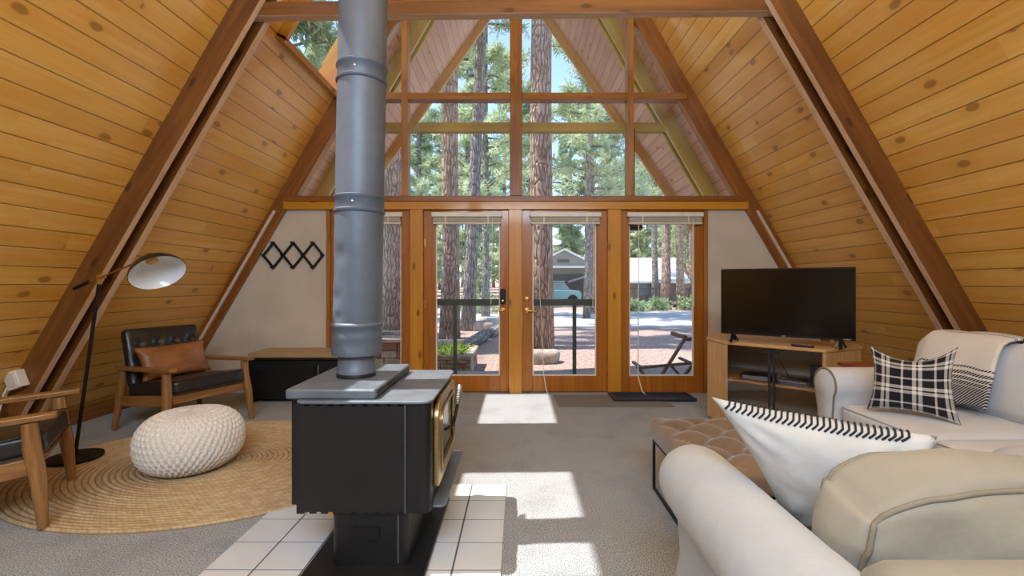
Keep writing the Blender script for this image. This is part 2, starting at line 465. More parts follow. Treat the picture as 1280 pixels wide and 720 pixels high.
def mk_ground():
    t = Mat('forest_ground'); co = t.coords('Object')
    a = t.noise(co, 14, 5, .7); b = t.noise(co, .35, 3); c = t.noise(co, 60, 2)
    col = t.mix(t.ramp(a, .35, .65), lin((146,122,110)), lin((194,172,162)))
    col = t.mix(t.math('MULTIPLY', t.ramp(b, .45, .65), .4), col, lin((172,154,142)))
    col = t.mix(t.math('MULTIPLY', t.ramp(c, .55, .7), .4), col, lin((96,78,66)))
    return t.done(col, .95, 0, t.bump(t.math('ADD', a, t.math('MULTIPLY', c, .5)), .8, .05), spec=.1)
M['ground'] = mk_ground()
M['road'] = plain('grey_asphalt', (172,170,170), .9, 0, .1, 3, .4, 60)
M['deck'] = wood('porch_boards', (150,146,140), (172,168,162), .7, 1, 14, .1)
M['stone'] = plain('mortared_stone', (168,154,142), .9, 0, .25, 7, .5, 30, dist=.02)
M['red_stone'] = plain('red_sandstone', (150,106,90), .9, 0, .2, 9, .5, 30, dist=.02)
M['brown_chair'] = wood('weathered_chair', (84,70,64), (112,96,90), .6, 2, 24, .0)
M['house_grey'] = plain('grey_siding', (138,138,132), .8, 0, .06)
M['house_dark'] = plain('dark_siding', (92,92,90), .8, 0, .06)
M['roof_white'] = plain('pale_metal_roof', (214,214,216), .5, 0, .05)
M['roof_grey'] = plain('grey_shingles', (156,156,158), .9, 0, .12, 20)
M['house_brown'] = plain('brown_siding', (132,112,96), .8, 0, .08)
M['teal'] = plain('teal_car_paint', (108,148,152), .3, .2, .05, coat=.5)
M['car_glass'] = plain('car_window', (120,136,144), .15, 0, .05)
M['tyre'] = plain('tyre_rubber', (28,28,30), .8, 0, .1)
M['hill'] = M['ground']
# ================================================================ THE SETTING
RX, RZ = -.02, 6.98                 # ridge
T3 = .57735
GY = 5.23                           # inside face of the glazed gable
BY = -3.4                           # rear wall
def xs(z, side): return RX + side*(RZ - z)*T3           # ceiling plane at height z
def roofp(side, s, d=0.0):          # slope distance s from ridge, d inward
    return (RX + side*(s*.5 - d*.866), RZ - s*.866 - d*.5)
def struct(o, label=None, cat=None): return tag(o, label, cat, kind='structure')

# floor
f = MB(); f.box(-4.3, 4.3, BY-.1, GY+.12, -.12, 0)
struct(f.build('floor', M['carpet'], uv=(1,0,0)), 'grey speckled carpet covering the whole cabin floor', 'floor')

# roof slopes; the left one is pierced by two skylights
SKY = [(1.80, 2.95), (3.95, 5.10)]
S0, S1 = (RZ-4.30)/.866, (RZ-3.40)/.866
TH = .20
def prow(s):                        # overhang end grows towards the ridge
    z = RZ - s*.866
    return 6.47 + .262*z
def slope_slab(mb, side, y0, y1, s0, s1, mi=0):
    a, b = roofp(side, s0, 0), roofp(side, s1, 0)
    c, d = roofp(side, s1, -TH), roofp(side, s0, -TH)
    mb.pxz([a, b, c, d], y0, y1, mi)
def slope_uv(side):
    def fn(co, n):
        s = ((co.x-RX)*side*.5 + (RZ-co.z)*.866)
        return (co.y + (3.0 if side > 0 else 0), s + .05 + (20 if side > 0 else 0))
    return fn
for side, nm in ((-1, 'left'), (1, 'right')):
    mb = MB()
    if side < 0:
        slope_slab(mb, side, BY, GY, 0, S0); slope_slab(mb, side, BY, GY, S1, 8.06)
        e = [BY] + [y for p in SKY for y in p] + [GY]
        for i in range(0, len(e), 2): slope_slab(mb, side, e[i], e[i+1], S0, S1)
    else:
        slope_slab(mb, side, BY, GY, 0, 8.06)
    struct(mb.build('wall_' + nm, M['pine'], uv=slope_uv(side)),
           'sloping knotty pine boarded wall on the %s, under the ridge' % nm, 'wall')
    # overhang beyond the gable, cut to a prow
    mb = MB()
    n = 16; vs = []
    for i in range(n+1):
        s = 7.9*i/n
        for d in (0.0, -TH):
            x, z = roofp(side, s, d)
            vs += [(x, GY+.06, z), (x, prow(s), z)]
    fs = []
    for i in range(n):
        a, b = i*4, (i+1)*4
        fs += [(a, a+1, b+1, b), (a+2, b+2, b+3, a+3), (a+1, a+3, b+3, b+1), (a, b, b+2, a+2)]
    fs += [(0, 2, 3, 1), (n*4, n*4+1, n*4+3, n*4+2)]
    mb.add(vs, fs)
    o = struct(mb.build('roof_overhang', M['soffit'], uv=slope_uv(side)),
           'pinkish boarded roof overhang outside the gable glass, %s side' % nm, 'roof')
    # fascia board along the prow edge
    fb = MB()
    ring = []
    for s in (.10, 7.8):
        y = prow(s)
        q = [roofp(side, s, .13), roofp(side, s, .13), roofp(side, s, -TH-.02), roofp(side, s, -TH-.02)]
        ring.append([V((q[0][0], y-.02, q[0][1])), V((q[1][0], y+.03, q[1][1])), V((q[2][0], y+.03, q[2][1])), V((q[3][0], y-.02, q[3][1]))])
    fb.loft(ring)
    struct(fb.build('fascia_board', M['fascia'], uv=(-side*.5, -.26, .866)), 'tan fascia board edging the %s roof overhang outside' % nm, 'fascia')

# rear wall (behind the camera)
mb = MB(); mb.pxz([(xs(0,-1), 0), (xs(0,1), 0), (RX, RZ)], BY-.12, BY)
struct(mb.build('wall_rear', M['plaster'], uv=(1,0,0)), 'plain cream rear gable wall', 'wall')

# skylights: lining, bottom trim board and glass
for k, (y0, y1) in enumerate(SKY):
    mb = MB(); t = .03
    for (s0, s1, a, b) in ((S0-.02, S0+t, y0, y1), (S1-t, S1+.02, y0, y1)):
        p = [roofp(-1, s0, .09), roofp(-1, s1, .09), roofp(-1, s1, -TH-.03), roofp(-1, s0, -TH-.03)]
        mb.pxz(p, a-.02, b+.02)
    for (a, b) in ((y0-.02, y0+t), (y1-t, y1+.02)):
        p = [roofp(-1, S0, .09), roofp(-1, S1, .09), roofp(-1, S1, -TH-.03), roofp(-1, S0, -TH-.03)]
        mb.pxz(p, a, b)
    fr = mb.build('window_%d' % (k+1), M['post'], uv=(0,1,0), bevel=.004)
    struct(fr, ('wood framed roof skylight nearer the camera, above the frame' if k == 0 else 'wood framed roof skylight in the left slope behind the stove pipe'), 'skylight')
    g = MB(); p = [roofp(-1, S0+.03, -TH+.03), roofp(-1, S1-.03, -TH+.03), roofp(-1, S1-.03, -TH+.02), roofp(-1, S0+.03, -TH+.02)]
    g.pxz(p, y0+.03, y1-.03)
    g.build('glass_pane', M['glass'], fr)

# doubled rafters with a collar beam held between them
RIN = .17
def rafter(side, y0, y1):
    o0, i1 = roofp(side, 0, 0), None
    poly = [(RX, RZ), roofp(side, 8.055, 0), roofp(side, 7.957, RIN), (RX, RZ - .17/.5*1.0)]
    # inner edge meets the ridge line at x = RX
    poly[3] = (RX, RZ - .17*2)
    return poly
def add_rafter(name, side, y0, y1, label, mface, medge, rin=RIN):
    poly = [(RX, RZ), roofp(side, 8.055, 0), roofp(side, 8.055 - rin/.866*.5, rin), (RX, RZ - rin*2)]
    mb = MB(); mb.pxz(poly, y0, y1)
    # the under edge (third side) is paler: bounce light painted into the stained ones
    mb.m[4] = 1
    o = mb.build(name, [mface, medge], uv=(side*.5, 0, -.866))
    return struct(o, label, 'rafter')
for side, nm in ((-1, 'left'), (1, 'right')):
    add_rafter('rafter', side, 3.38, 3.43, 'dark stained rafter on the %s slope, nearer one of its pair' % nm, M['beam'], M['beam_lit_under'])
    add_rafter('rafter', side, 3.525, 3.585, 'dark stained rafter on the %s slope, farther one of its pair' % nm, M['beam'], M['beam_lit_under'])
mb = MB()
zl, zr = 3.275, 3.315
xl, xr = xs(3.35, -1)+.03, xs(3.38, 1)-.03
mb.add([(xl,3.435,zl),(xr,3.435,zr),(xr,3.52,zr),(xl,3.52,zl),(xl,3.435,zl+.105),(xr,3.435,zr+.105),(xr,3.52,zr+.105),(xl,3.52,zl+.105)],
       [(0,3,2,1),(4,5,6,7),(0,1,5,4),(1,2,6,5),(2,3,7,6),(3,0,4,7)])
mb.m[0] = 1  # bottom face paler, floor bounce put into its colour
struct(mb.build('collar_beam', [M['beam'], M['beam_lit_under']], uv=(1,0,0), bevel=.004), 'brown collar beam spanning between the paired rafters', 'beam')

# outdoor rafter pairs and collar beam under the overhang (olive paint)
for side, nm in ((-1, 'left'), (1, 'right')):
    add_rafter('rafter', side, 5.93, 5.98, 'olive painted rafter outside the gable, %s slope, nearer the glass' % nm, M['olive'], M['olive_edge'])
    add_rafter('rafter', side, 6.08, 6.13, 'olive painted rafter outside the gable, %s slope, farther from the glass' % nm, M['olive'], M['olive_edge'])
mb = MB(); mb.box(xs(3.3,-1)+.08, xs(3.3,1)-.08, 5.985, 6.075, 3.255, 3.375)
struct(mb.build('collar_beam', M['olive'], uv=(1,0,0)), 'olive painted collar beam outside beyond the gable glass', 'beam')

# ---- glazed gable
def X(px): return (px - VX)/108.8
Z = lambda py: (491 - py)/108.8
def tr(name, mb, mat, label, uv=None, bevel=.004):
    return struct(mb.build(name, mat, uv=uv, bevel=bevel), label, 'trim')
ZS = 2.19                            # top of golden header
mb = MB(); mb.box(xs(2.15,-1)+.14, xs(2.15,1)-.14, GY-.05, GY+.10, 2.100, ZS)
tr('trim_1', mb, M['post'], 'golden wood header beam above the glass doors', (1,0,0))
mb = MB(); mb.box(xs(2.22,-1)+.13, xs(2.22,1)-.13, GY-.06, GY+.10, ZS+.001, 2.252)
tr('trim_2', mb, M['trim_dark'], 'dark wood sill under the upper gable windows', (1,0,0))
ZM0, ZM1 = Z(126), Z(117.5)
mb = MB(); mb.box(xs(3.39,-1)+.12, xs(3.39,1)-.12, GY-.045, GY+.08, ZM0, ZM1)
tr('trim_3', mb, M['trim'], 'horizontal wood bar crossing the upper gable glass', (1,0,0))
MULL = [(503, 511, M['trim'], 'left'), (637.5, 652.5, M['trim_dark'], 'centre'), (783, 791, M['trim'], 'right')]
for i, (a, b, m, nm) in enumerate(MULL):
    x0, x1 = X(a), X(b); xm = (x0+x1)/2
    ztop = RZ - abs(xm - RX)/T3 - .22
    mb = MB(); mb.box(x0, x1, GY-(.07 if nm == 'centre' else .055), GY+.085, 2.2525, ztop)
    tr('trim_%d' % (4+i), mb, m, 'upright wood mullion, %s, in the upper gable glass' % nm, (0,0,1))
POSTS = [(513.5, 529.5, 'left'), (636, 652.3, 'centre'), (759, 775.5, 'right')]
for i, (a, b, nm) in enumerate(POSTS):
    mb = MB(); mb.box(X(a), X(b), GY-.045, GY+.10, 0, 2.0995)
    tr('trim_%d' % (7+i), mb, M['post'], {'left': 'golden wood post left of the left glass door', 'centre': 'golden wood post between the two glass doors', 'right': 'golden wood post right of the right glass door'}[nm], (0,0,1))
# rake boards along both slopes
for side, nm, num in ((-1, 'left', 10), (1, 'right', 12)):
    poly = [roofp(side, .2, 0), roofp(side, 8.05, 0), roofp(side, 7.97, .15), (RX, RZ-.40)]
    mb = MB(); mb.pxz(poly, GY-.03, GY+.09)
    tr('trim_%d' % num, mb, M['trim_dark'], 'stained rake board along the %s slope at the gable wall' % nm, (side*.5, 0, -.866))
    s0 = (RZ-2.12)/.866
    mb = MB(); a, b = roofp(side, s0, .055), roofp(side, 7.95, .055); c, d = roofp(side, 7.95, .085), roofp(side, s0, .085)
    mb.pxz([a, b, c, d], GY-.06, GY-.03)
    tr('trim_%d' % (num+1), mb, M['pale_strip'], 'pale thin conduit strip down the %s rake board' % nm, (side*.5, 0, -.866))
    poly = [roofp(side, 1.0, .15), roofp(side, s0-.1, .15), roofp(side, s0-.1, .185), roofp(side, 1.0, .185)]
    mb = MB(); mb.pxz(poly, GY-.015, GY+.085)
    tr('trim_%d' % (num+4), mb, M['trim'], 'inner stop of the %s upper gable glass along the slope' % nm, (side*.5, 0, -.866))

# plaster infill triangles
for side, nm, px in ((-1, 'left', 408.5), (1, 'right', 884.3)):
    x = X(px)
    zt = 2.0995
    poly = [(x, 0), (xs(0, side)-side*.02, 0), (xs(zt, side)-side*.02, zt), (x, zt)]
    mb = MB(); mb.pxz(poly, GY, GY+.10)
    struct(mb.build('wall_front', M['plaster'], uv=(1,0,0)), 'cream plaster wall piece beside the glazed doors, %s of them' % nm, 'wall')

# sidelights (fixed glass panels)
def pane_frame(name, x0, x1, gx0, gx1, z0, z1, gz0, gz1, y0, y1, mat, parent=None):
    mb = MB()
    mb.box(x0, gx0, y0, y1, z0, z1); mb.box(gx1, x1, y0, y1, z0, z1)
    mb.box(gx0, gx1, y0, y1, z0, gz0); mb.box(gx0, gx1, y0, y1, gz1, z1)
    # thin pale glazing bead
    return mb.build(name, mat, parent, uv=(0,0,1), bevel=.003)
def bead(parent, gx0, gx1, gz0, gz1, y, mat, w=.014):
    mb = MB()
    mb.box(gx0, gx0+w, y-.012, y, gz0, gz1); mb.box(gx1-w, gx1, y-.012, y, gz0, gz1)
    mb.box(gx0+w, gx1-w, y-.012, y, gz0, gz0+w); mb.box(gx0+w, gx1-w, y-.012, y, gz1-w, gz1)
    return mb.build('glazing_bead', mat, parent)
def pane(parent, gx0, gx1, gz0, gz1, y):
    mb = MB(); mb.box(gx0+.001, gx1-.001, y, y+.006, gz0+.001, gz1-.001)
    return mb.build('glass_pane', M['glass'], parent)
for num, nm, a, b, ga, gb in ((3, 'left', 413.5, 513.3, 423.5, 501.5), (4, 'right', 775.7, 879.2, 786.5, 867.5)):
    w = pane_frame('window_%d' % num, X(a), X(b), X(ga), X(gb), 0.0, 2.0995, .193, 1.97, GY+.0, GY+.06, M['door'])
    struct(w, 'tall fixed glass sidelight in an orange wood frame, %s of the doors' % nm, 'window')
    bead(w, X(ga), X(gb), .193, 1.97, GY+.03, M['white']); pane(w, X(ga), X(gb), .193, 1.97, GY+.032)
for num, nm, a, b in ((14+4, 'left', 408.5, 413.4), (19, 'right', 879.3, 884.2)):
    mb = MB(); mb.box(X(a), X(b), GY-.02, GY+.10, 0, 2.0995)
    tr('trim_%d' % num, mb, M['trim'], 'narrow casing strip beside the %s sidelight' % nm, (0,0,1))

# doors
DOORS = [(1, 'left', 529.7, 635.8, 544.5, 625, 1), (2, 'right', 652.5, 758.8, 665.5, 745.5, -1)]
for num, nm, a, b, ga, gb, hs in DOORS:
    d = pane_frame('door_%d' % num, X(a), X(b), X(ga), X(gb), .012, 2.0985, .193, 1.97, GY+.005, GY+.055, M['door'])
    struct(d, 'orange stained wood glass door, the %s one of the pair' % nm, 'door')
    bead(d, X(ga), X(gb), .193, 1.97, GY+.03, M['white']); pane(d, X(ga), X(gb), .193, 1.97, GY+.032)
    hx = X(a)+.004 if hs > 0 else X(b)-.004
    for z in (1.72, 1.02, .28):
        mb = MB(); mb.tube([(hx, GY-.004, z-.05), (hx, GY-.004, z+.05)], .007, 8); mb.box(hx-.004, hx+.018 if hs > 0 else hx-.003, GY-.001, GY+.006, z-.045, z+.045)
        mb.build('hinge', M['brass'], d, smooth=40)
    kx = X(628.5) if hs > 0 else X(658.5)
    if hs > 0:       # keypad lock with a lever under it
        mb = MB(); mb.pxz([(kx-.03, 1.02), (kx+.03, 1.02), (kx+.034, 1.16), (kx+.02, 1.195), (kx-.02, 1.195), (kx-.034, 1.16)], GY-.028, GY+.006)
        kp = mb.build('keypad_lock', M['black_metal'], d, bevel=.006)
        mb = MB(); mb.lathe([(.0, 0), (.013, 0), (.013, .012), (.0, .014)], 16, (kx, GY-.028, 1.055), (0,-1,0)); mb.build('thumb_turn', M['brass'], kp, smooth=40)
    else:
        mb = MB(); mb.lathe([(0, 0), (.03, 0), (.03, .008), (.022, .012), (0, .013)], 20, (kx, GY+.005, 1.075), (0,-1,0)); mb.obox((kx, GY-.016, 1.075), (1,0,0), (0,1,0), (0,0,1), .006, .009, .016); mb.build('deadbolt', M['brass'], d, smooth=40)
    mb = MB(); mb.lathe([(0, 0), (.032, 0), (.032, .008), (.014, .014), (.012, .05), (.012, .058), (0, .06)], 20, (kx, GY+.005, .945), (0,-1,0))
    dx = -1 if hs > 0 else 1
    mb.tube([(kx, GY-.05, .945), (kx+dx*.03, GY-.055, .947), (kx+dx*.07, GY-.052, .943), (kx+dx*.11, GY-.05, .938)], [.010, .009, .009, .007], 10)
    mb.build('lever_handle', M['brass'], d, smooth=50)

# upper gable panes, clipped by the slope
def clip_pane(xa, xb, za, zb):
    """polygon of [xa,xb]x[za,zb] under both slopes (with the rake board width taken off)"""
    off = .18/.866
    poly = [(xa, za), (xb, za), (xb, zb), (xa, zb)]
    for side in (-1, 1):
        out = []
        fn = lambda p: (RZ - p[1])*T3 - off*1.0 - side*(p[0]-RX)
        for i in range(len(poly)):
            p, q = poly[i], poly[(i+1) % len(poly)]
            fp, fq = fn(p), fn(q)
            if fp >= 0: out.append(p)
            if fp*fq < 0:
                t = fp/(fp-fq); out.append((p[0]+(q[0]-p[0])*t, p[1]+(q[1]-p[1])*t))
        poly = out
        if len(poly) < 3: return None
    return poly
cols = [(-4.0, X(503), 'far left'), (X(511), X(637.5), 'left of centre'), (X(652.5), X(783), 'right of centre'), (X(791), 4.0, 'far right')]
num = 5
for (za, zb, row) in ((2.253, ZM0, 'lower'), (ZM1, 6.6, 'upper')):
    for (xa, xb, nm) in cols:
        poly = clip_pane(xa+.001, xb-.001, za, zb)
        if not poly: continue
        mb = MB(); mb.pxz(poly, GY+.03, GY+.036)
        struct(mb.build('window_%d' % num, M['glass'], uv=(1,0,0)), '%s row gable window pane, %s' % (row, nm), 'window'); num += 1

# baseboards along the feet of the slopes
for side, nm in ((-1, 'left'), (1, 'right')):
    mb = MB()
    x0 = xs(.13, side); x1 = xs(0, side)
    for (y0, y1) in ((BY, 3.375), (3.59, GY-.06)):
        mb.pxz([(x0-side*.045, 0), (x0-side*.02, 0), (x0-side*.02, .115), (x0-side*.03, .13), (x0-side*.045, .13)], y0, y1)
    struct(mb.build('baseboard_' + nm, M['trim_dark'], uv=(0,1,0)), 'brown baseboard at the foot of the %s slope' % nm, 'baseboard')

# ---- things fixed to the gable: raised blinds
def blind(label, a, b, wand_px):
    x0, x1 = X(a), X(b)
    t = thing('window_blind', label, 'blind', ((x0+x1)/2, GY-.04, 1.9), 0, None)
    L = (x1-x0)/2
    mb = MB(); mb.box(-L, L, -.025, .035, .115, .165); mb.build('head_rail', M['white'], t, bevel=.004)
    mb = MB()
    for k in range(7): mb.box(-L+.02, L-.02, -.02, .02, .062+k*.007, .066+k*.007)
    mb.build('slat_stack', M['blind'], t)
    mb = MB(); mb.box(-L+.015, L-.015, -.022, .022, .03, .055); mb.build('bottom_rail', M['blind'], t, bevel=.005)
    for q in (-L*.6, L*.6):
        mb = MB(); mb.box(q-.006, q+.006, -.027, -.0225, .03, .115); mb.build('ladder_tape', M['white'], t)
    return t
BL = [('white raised mini blind on the left glass door', 540.5, 628, 'd1'), ('white raised mini blind on the right glass door', 662, 750.5, 'd2'),
      ('white raised mini blind on the right sidelight above the boot tray', 783, 877, 's2'), ('white raised mini blind on the left sidelight behind the stove pipe', 420, 504, 's1')]
for lab, a, b, k in BL: 
    t = blind(lab, a, b, k)
    o = t.location
    def cordp(name, pts, r=.0035):
        mb = MB(); mb.tube([V(p) - o for p in pts], r, 6); return mb.build(name, M['cord'], t, smooth=60)
    if k == 'd1': cordp('lift_cord', [(X(616), GY-.06, 2.0), (X(615), GY-.05, 1.5), (X(614), GY-.05, 1.02)])
    if k == 'd2':
        cordp('tilt_wand', [(X(741), GY-.06, 2.0), (X(741), GY-.06, 1.5), (X(740), GY-.06, .98)], .005)
        cordp('lift_cord', [(X(675), GY-.05, 1.95), (X(674), GY-.05, 1.2), (X(677), GY-.05, .8), (X(679), GY-.05, .25), (X(681), GY-.06, .12), (X(684), GY-.05, .004)], .004)
    if k == 's2':
        cordp('tilt_wand', [(X(864.5), GY-.06, 1.98), (X(864.5), GY-.06, 1.5), (X(865), GY-.06, 1.0)], .005)
        cordp('lift_cord', [(X(797), GY-.05, 1.95), (X(796.5), GY-.05, .8), (X(796), GY-.05, .2), (X(799), GY-.12, .05), (X(801), GY-.17, .026)], .006)

# accordion coat rack on the left plaster
t = thing('coat_rack', 'black folding accordion coat rack on the left plaster wall', 'coat rack', (X(367), GY-.012, Z(319)))
u = .355/ (3*.5)                      # lattice pitch
cx = [X(330.5), X(355), X(380), X(404.5)]; mx = [(cx[i]+cx[i+1])/2 for i in range(3)]
zt, zm, zb = Z(303.5), Z(319), Z(334.5); ox, oz = X(367), Z(319)
pegs = []
for i in range(3):
    for (p, q, dy) in (((cx[i], zm), (mx[i], zt), 0), ((mx[i], zt), (cx[i+1], zm), -.009), ((cx[i], zm), (mx[i], zb), -.009), ((mx[i], zb), (cx[i+1], zm), 0)):
        mb = MB(); a = V((p[0]-ox, dy-.004, p[1]-oz)); b = V((q[0]-ox, dy-.004, q[1]-oz)); d = (b-a).normalized()*.012
        mb.bar(a-d, b+d, .009, .022, (0,1,0)) if False else mb.obox((a+b)/2, b-a, (0,1,0), (b-a).cross(V((0,1,0))), (b-a).length/2+.012, .0045, .0145)
        mb.build('slat', M['black_box'], t, bevel=.002)
    pegs += [(mx[i], zt), (mx[i], zb)]
pegs += [(c, zm) for c in cx]
for (x, z) in pegs:
    mb = MB(); mb.lathe([(0, -.01), (.007, -.01), (.006, .035), (.011, .042), (.011, .05), (.006, .056), (0, .057)], 12, (x-ox, -.012, z-oz), (0,-1,0))
    mb.build('peg', M['black_metal'], t, smooth=50)
# ================================================================ HEARTH AND STOVE
HZ = .007
hx0, hx1, hy1 = -1.365, -.068, 2.832
t = thing('hearth', 'raised white tile hearth pad with dark grout under the wood stove', 'hearth', ((hx0+hx1)/2, 2.05, 0), -.004)
o = t.location
mb = MB(); mb.box(hx0-o.x+.004, hx1-o.x-.004, 1.30-o.y, hy1-o.y-.004, 0, HZ-.002)
mb.build('grout_bed', M['grout'], t)
mb = MB(); px, py = (hx1-hx0)/6, .2125
for i in range(6):
    for j in range(7):
        x = hx0 + i*px - o.x; y = hy1 - (j+1)*py - o.y
        mb.box(x+.004, x+px-.004, y+.004, y+py-.004, .0005, HZ)
mb.build('tile_field', M['tile'], t, bevel=.0015)

S = thing('wood_stove', 'black steel wood stove with gold trimmed door on the tile hearth', 'stove', (-.66, 2.28, HZ))
so = S.location
def L(x, y, z=0): return V((x - so.x, y - so.y, z - so.z))
def sbox(mb, x0, x1, y0, y1, z0, z1, mi=0):
    a = L(x0, y0, z0); b = L(x1, y1, z1); mb.box(a.x, b.x, a.y, b.y, a.z, b.z, mi)
# floor plate
mb = MB(); sbox(mb, -.912, -.392, 1.60, 2.62, HZ, HZ+.022); mb.build('floor_plate', M['stove_plate'] if False else M['stove_black'], S, bevel=.004)
# pedestal
mb = MB(); a = .03
def rrect(x0, x1, y0, y1, r, n=5):
    pts = []
    for (cx, cy, a0) in ((x1-r, y1-r, 0), (x0+r, y1-r, 90), (x0+r, y0+r, 180), (x1-r, y0+r, 270)):
        for k in range(n+1):
            t_ = math.radians(a0 + 90*k/n); pts.append((cx + r*math.cos(t_), cy + r*math.sin(t_)))
    return pts
def prism_s(mb, poly, z0, z1, mi=0):
    mb.pxy([(x - so.x, y - so.y) for x, y in poly], z0 - so.z, z1 - so.z, mi)
mb = MB(); prism_s(mb, rrect(-.805, -.475, 1.97, 2.55, .03), HZ+.022, .275)
ped = mb.build('pedestal', M['stove_black'], S, smooth=40)
mb = MB(); sbox(mb, -.713, -.597, 1.962, 1.975, .145, .20)
v = mb.build('ash_slot', M['black_box'], ped)
mb = MB(); sbox(mb, -.518, -.514, 1.9655, 1.97, .045, .268)  # pale strip painted in as the lit edge of the pedestal
mb.build('lit_edge_line', M['steel'] if False else M['stove_plate'], ped)
# firebox: rounded front corners (toward +x)
poly = [(-.955, 1.985), (-.43, 1.985)]
for k in range(7):
    t_ = math.radians(-90 + 90*k/6); poly.append((-.43 + .05*math.cos(t_), 2.035 + .05*math.sin(t_)))
for k in range(7):
    t_ = math.radians(90*k/6); poly.append((-.43 + .05*math.cos(t_), 2.565 + .05*math.sin(t_)))
poly += [(-.955, 2.615)]
mb = MB(); prism_s(mb, poly, .268, .735); fb = mb.build('firebox', M['stove_black'], S, smooth=40)
# side heat shields with scalloped vents, near and far
for (y0, y1) in ((1.945, 1.953), (2.637, 2.645)):
    mb = MB()
    pts = [(-.945, .268)]
    xx = -.945
    for k in range(9):
        c = -.90 + k*.05
        pts += [(c-.012, .268), (c-.008, .276), (c+.008, .276), (c+.012, .268)]
    pts += [(-.482, .268), (-.482, .738)]
    for k in range(8, -1, -1):
        c = -.90 + k*.05
        pts += [(c+.014, .738), (c+.008, .728), (c-.008, .728), (c-.014, .738)]
    pts += [(-.945, .738)]
    mb.prism([(x-so.x, z-so.z) for x, z in pts], (0,0,0), (1,0,0), (0,0,1), (0,1,0), y0-so.y, y1-so.y)
    # edge flange toward the front
    sh = mb.build('side_shield', M['stove_black'], S)
    mb = MB(); yy = (y0 if y0 < 2.2 else y1-.002)
    sbox(mb, -.4825, -.4795, yy-.001, yy+.04 if y0 < 2.2 else yy+.003, .27, .735)
    if y0 < 2.2: mb.build('shield_edge', M['steel'] if False else M['stove_plate'], sh)
# front corner cover that continues past the shield
mb = MB(); poly = [(-.478, 1.952), (-.405, 1.945)]
for k in range(7):
    t_ = math.radians(-90 + 90*k/6); poly.append((-.405 + .03*math.cos(t_), 1.975 + .03*math.sin(t_)))
poly += [(-.375, 2.02), (-.478, 2.02)]
prism_s(mb, poly, .268, .735); mb.build('corner_post', M['stove_black'], S, smooth=40)
# rear shield
mb = MB(); sbox(mb, -1.005, -.958, 2.02, 2.60, .268, .742); mb.build('rear_shield', M['stove_black'], S, bevel=.006)
# top plate with rounded corners
mb = MB(); prism_s(mb, rrect(-.955, -.366, 1.935, 2.655, .045), .738, .750)
mb.build('top_plate', M['stove_plate'], S, bevel=.003)
mb = MB(); y0, y1 = 1.965, 2.60
sbox(mb, -1.005, -.615, y0, y1, .7505, .795)
rt = mb.build('raised_top', M['stove_plate'], S, bevel=.010, seg=3)
mb = MB()
for z in (.757, .768, .779): sbox(mb, -.6155, -.6115, y0+.03, y1-.03, z, z+.005)
mb.build('louver', M['stove_black'], rt)
# flue collar
mb = MB(); mb.lathe([(.093, 0), (.093, .018), (.086, .03)], 32, L(-.80, 2.26, .795)); mb.build('flue_collar', M['stove_black'], S, smooth=40)

# door on the +x face
fx = -.378
def dprism(mb, poly, x0, x1, mi=0):
    mb.pyz([(y - so.y, z - so.z) for y, z in poly], x0 - so.x, x1 - so.x, mi)
def arch(y0, y1, z0, z1, c):
    return [(y0, z0), (y1, z0), (y1, z1-c*1.05), (y1-c*.35, z1-c*.35), (y1-c*1.1, z1), (y0+c*1.1, z1), (y0+c*.35, z1-c*.35), (y0, z1-c*1.05)]
D0, D1, E0, E1 = 2.03, 2.57, .345, .728
def ring_prism(mb, A, B, x0, x1, mi=0):
    n = len(A)
    vs = []
    for poly, x in ((A, x0), (A, x1), (B, x1), (B, x0)):
        vs += [(x - so.x, y - so.y, z - so.z) for y, z in poly]
    fs = []
    for r in range(4):
        r2 = (r+1) % 4
        for i in range(n):
            j = (i+1) % n
            fs.append((r*n+i, r*n+j, r2*n+j, r2*n+i))
    mb.add(vs, fs, mi)
mb = MB(); ring_prism(mb, arch(D0, D1, E0, E1, .075), arch(D0+.045, D1-.045, E0+.05, E1-.04, .06), fx, fx+.028)
fd = mb.build('door', M['gold'], S, bevel=.006)
mb = MB(); ring_prism(mb, arch(D0+.055, D1-.055, E0+.06, E1-.05, .055), arch(D0+.067, D1-.067, E0+.072, E1-.062, .05), fx+.02, fx+.036)
mb.build('door_bead', M['gold'], fd, bevel=.003)
mb = MB(); dprism(mb, arch(D0+.04, D1-.04, E0+.045, E1-.035, .06), fx+.003, fx+.016)
mb.build('door_glass', M['glossy_black'], fd)
# spiral handle
mb = MB()
p0 = L(fx+.03, D0+.16, .55); p1 = L(fx+.062, D0+.20, .56); p2 = L(fx+.07, D0+.30, .63); p3 = L(fx+.068, D0+.42, .70)
mb.tube([p0, p1, p2], .008, 10)
hd = mb.build('door_handle', M['black_metal'], fd, smooth=60)
mb = MB(); pts = []
for k in range(140):
    u = k/139; c = p2.lerp(p3, u); d = (p3-p2).normalized(); a = d.cross(V((1,0,0))).normalized(); b = d.cross(a)
    th = u*2*PI*11; r = .013 + .004*math.sin(PI*u)
    pts.append(c + a*r*math.cos(th) + b*r*math.sin(th))
mb.tube(pts, .0035, 6); mb.build('spring_grip', M['steel'], hd, smooth=60)
for z in (.42, .66):
    mb = MB(); mb.lathe([(0, 0), (.016, 0), (.016, .05), (0, .052)], 12, L(fx+.012, D1+.004, z-.02), (0,0,1)); mb.build('door_hinge', M['gold'], fd, smooth=40)
# ash lip
mb = MB()
poly = [(fx-.01, 2.01), (-.335, 2.01), (-.318, 2.03), (-.318, 2.66), (-.335, 2.68), (fx-.01, 2.68)]
prism_s(mb, poly, .262, .272)
mb.build('ash_lip', M['stove_plate'], S, bevel=.003)
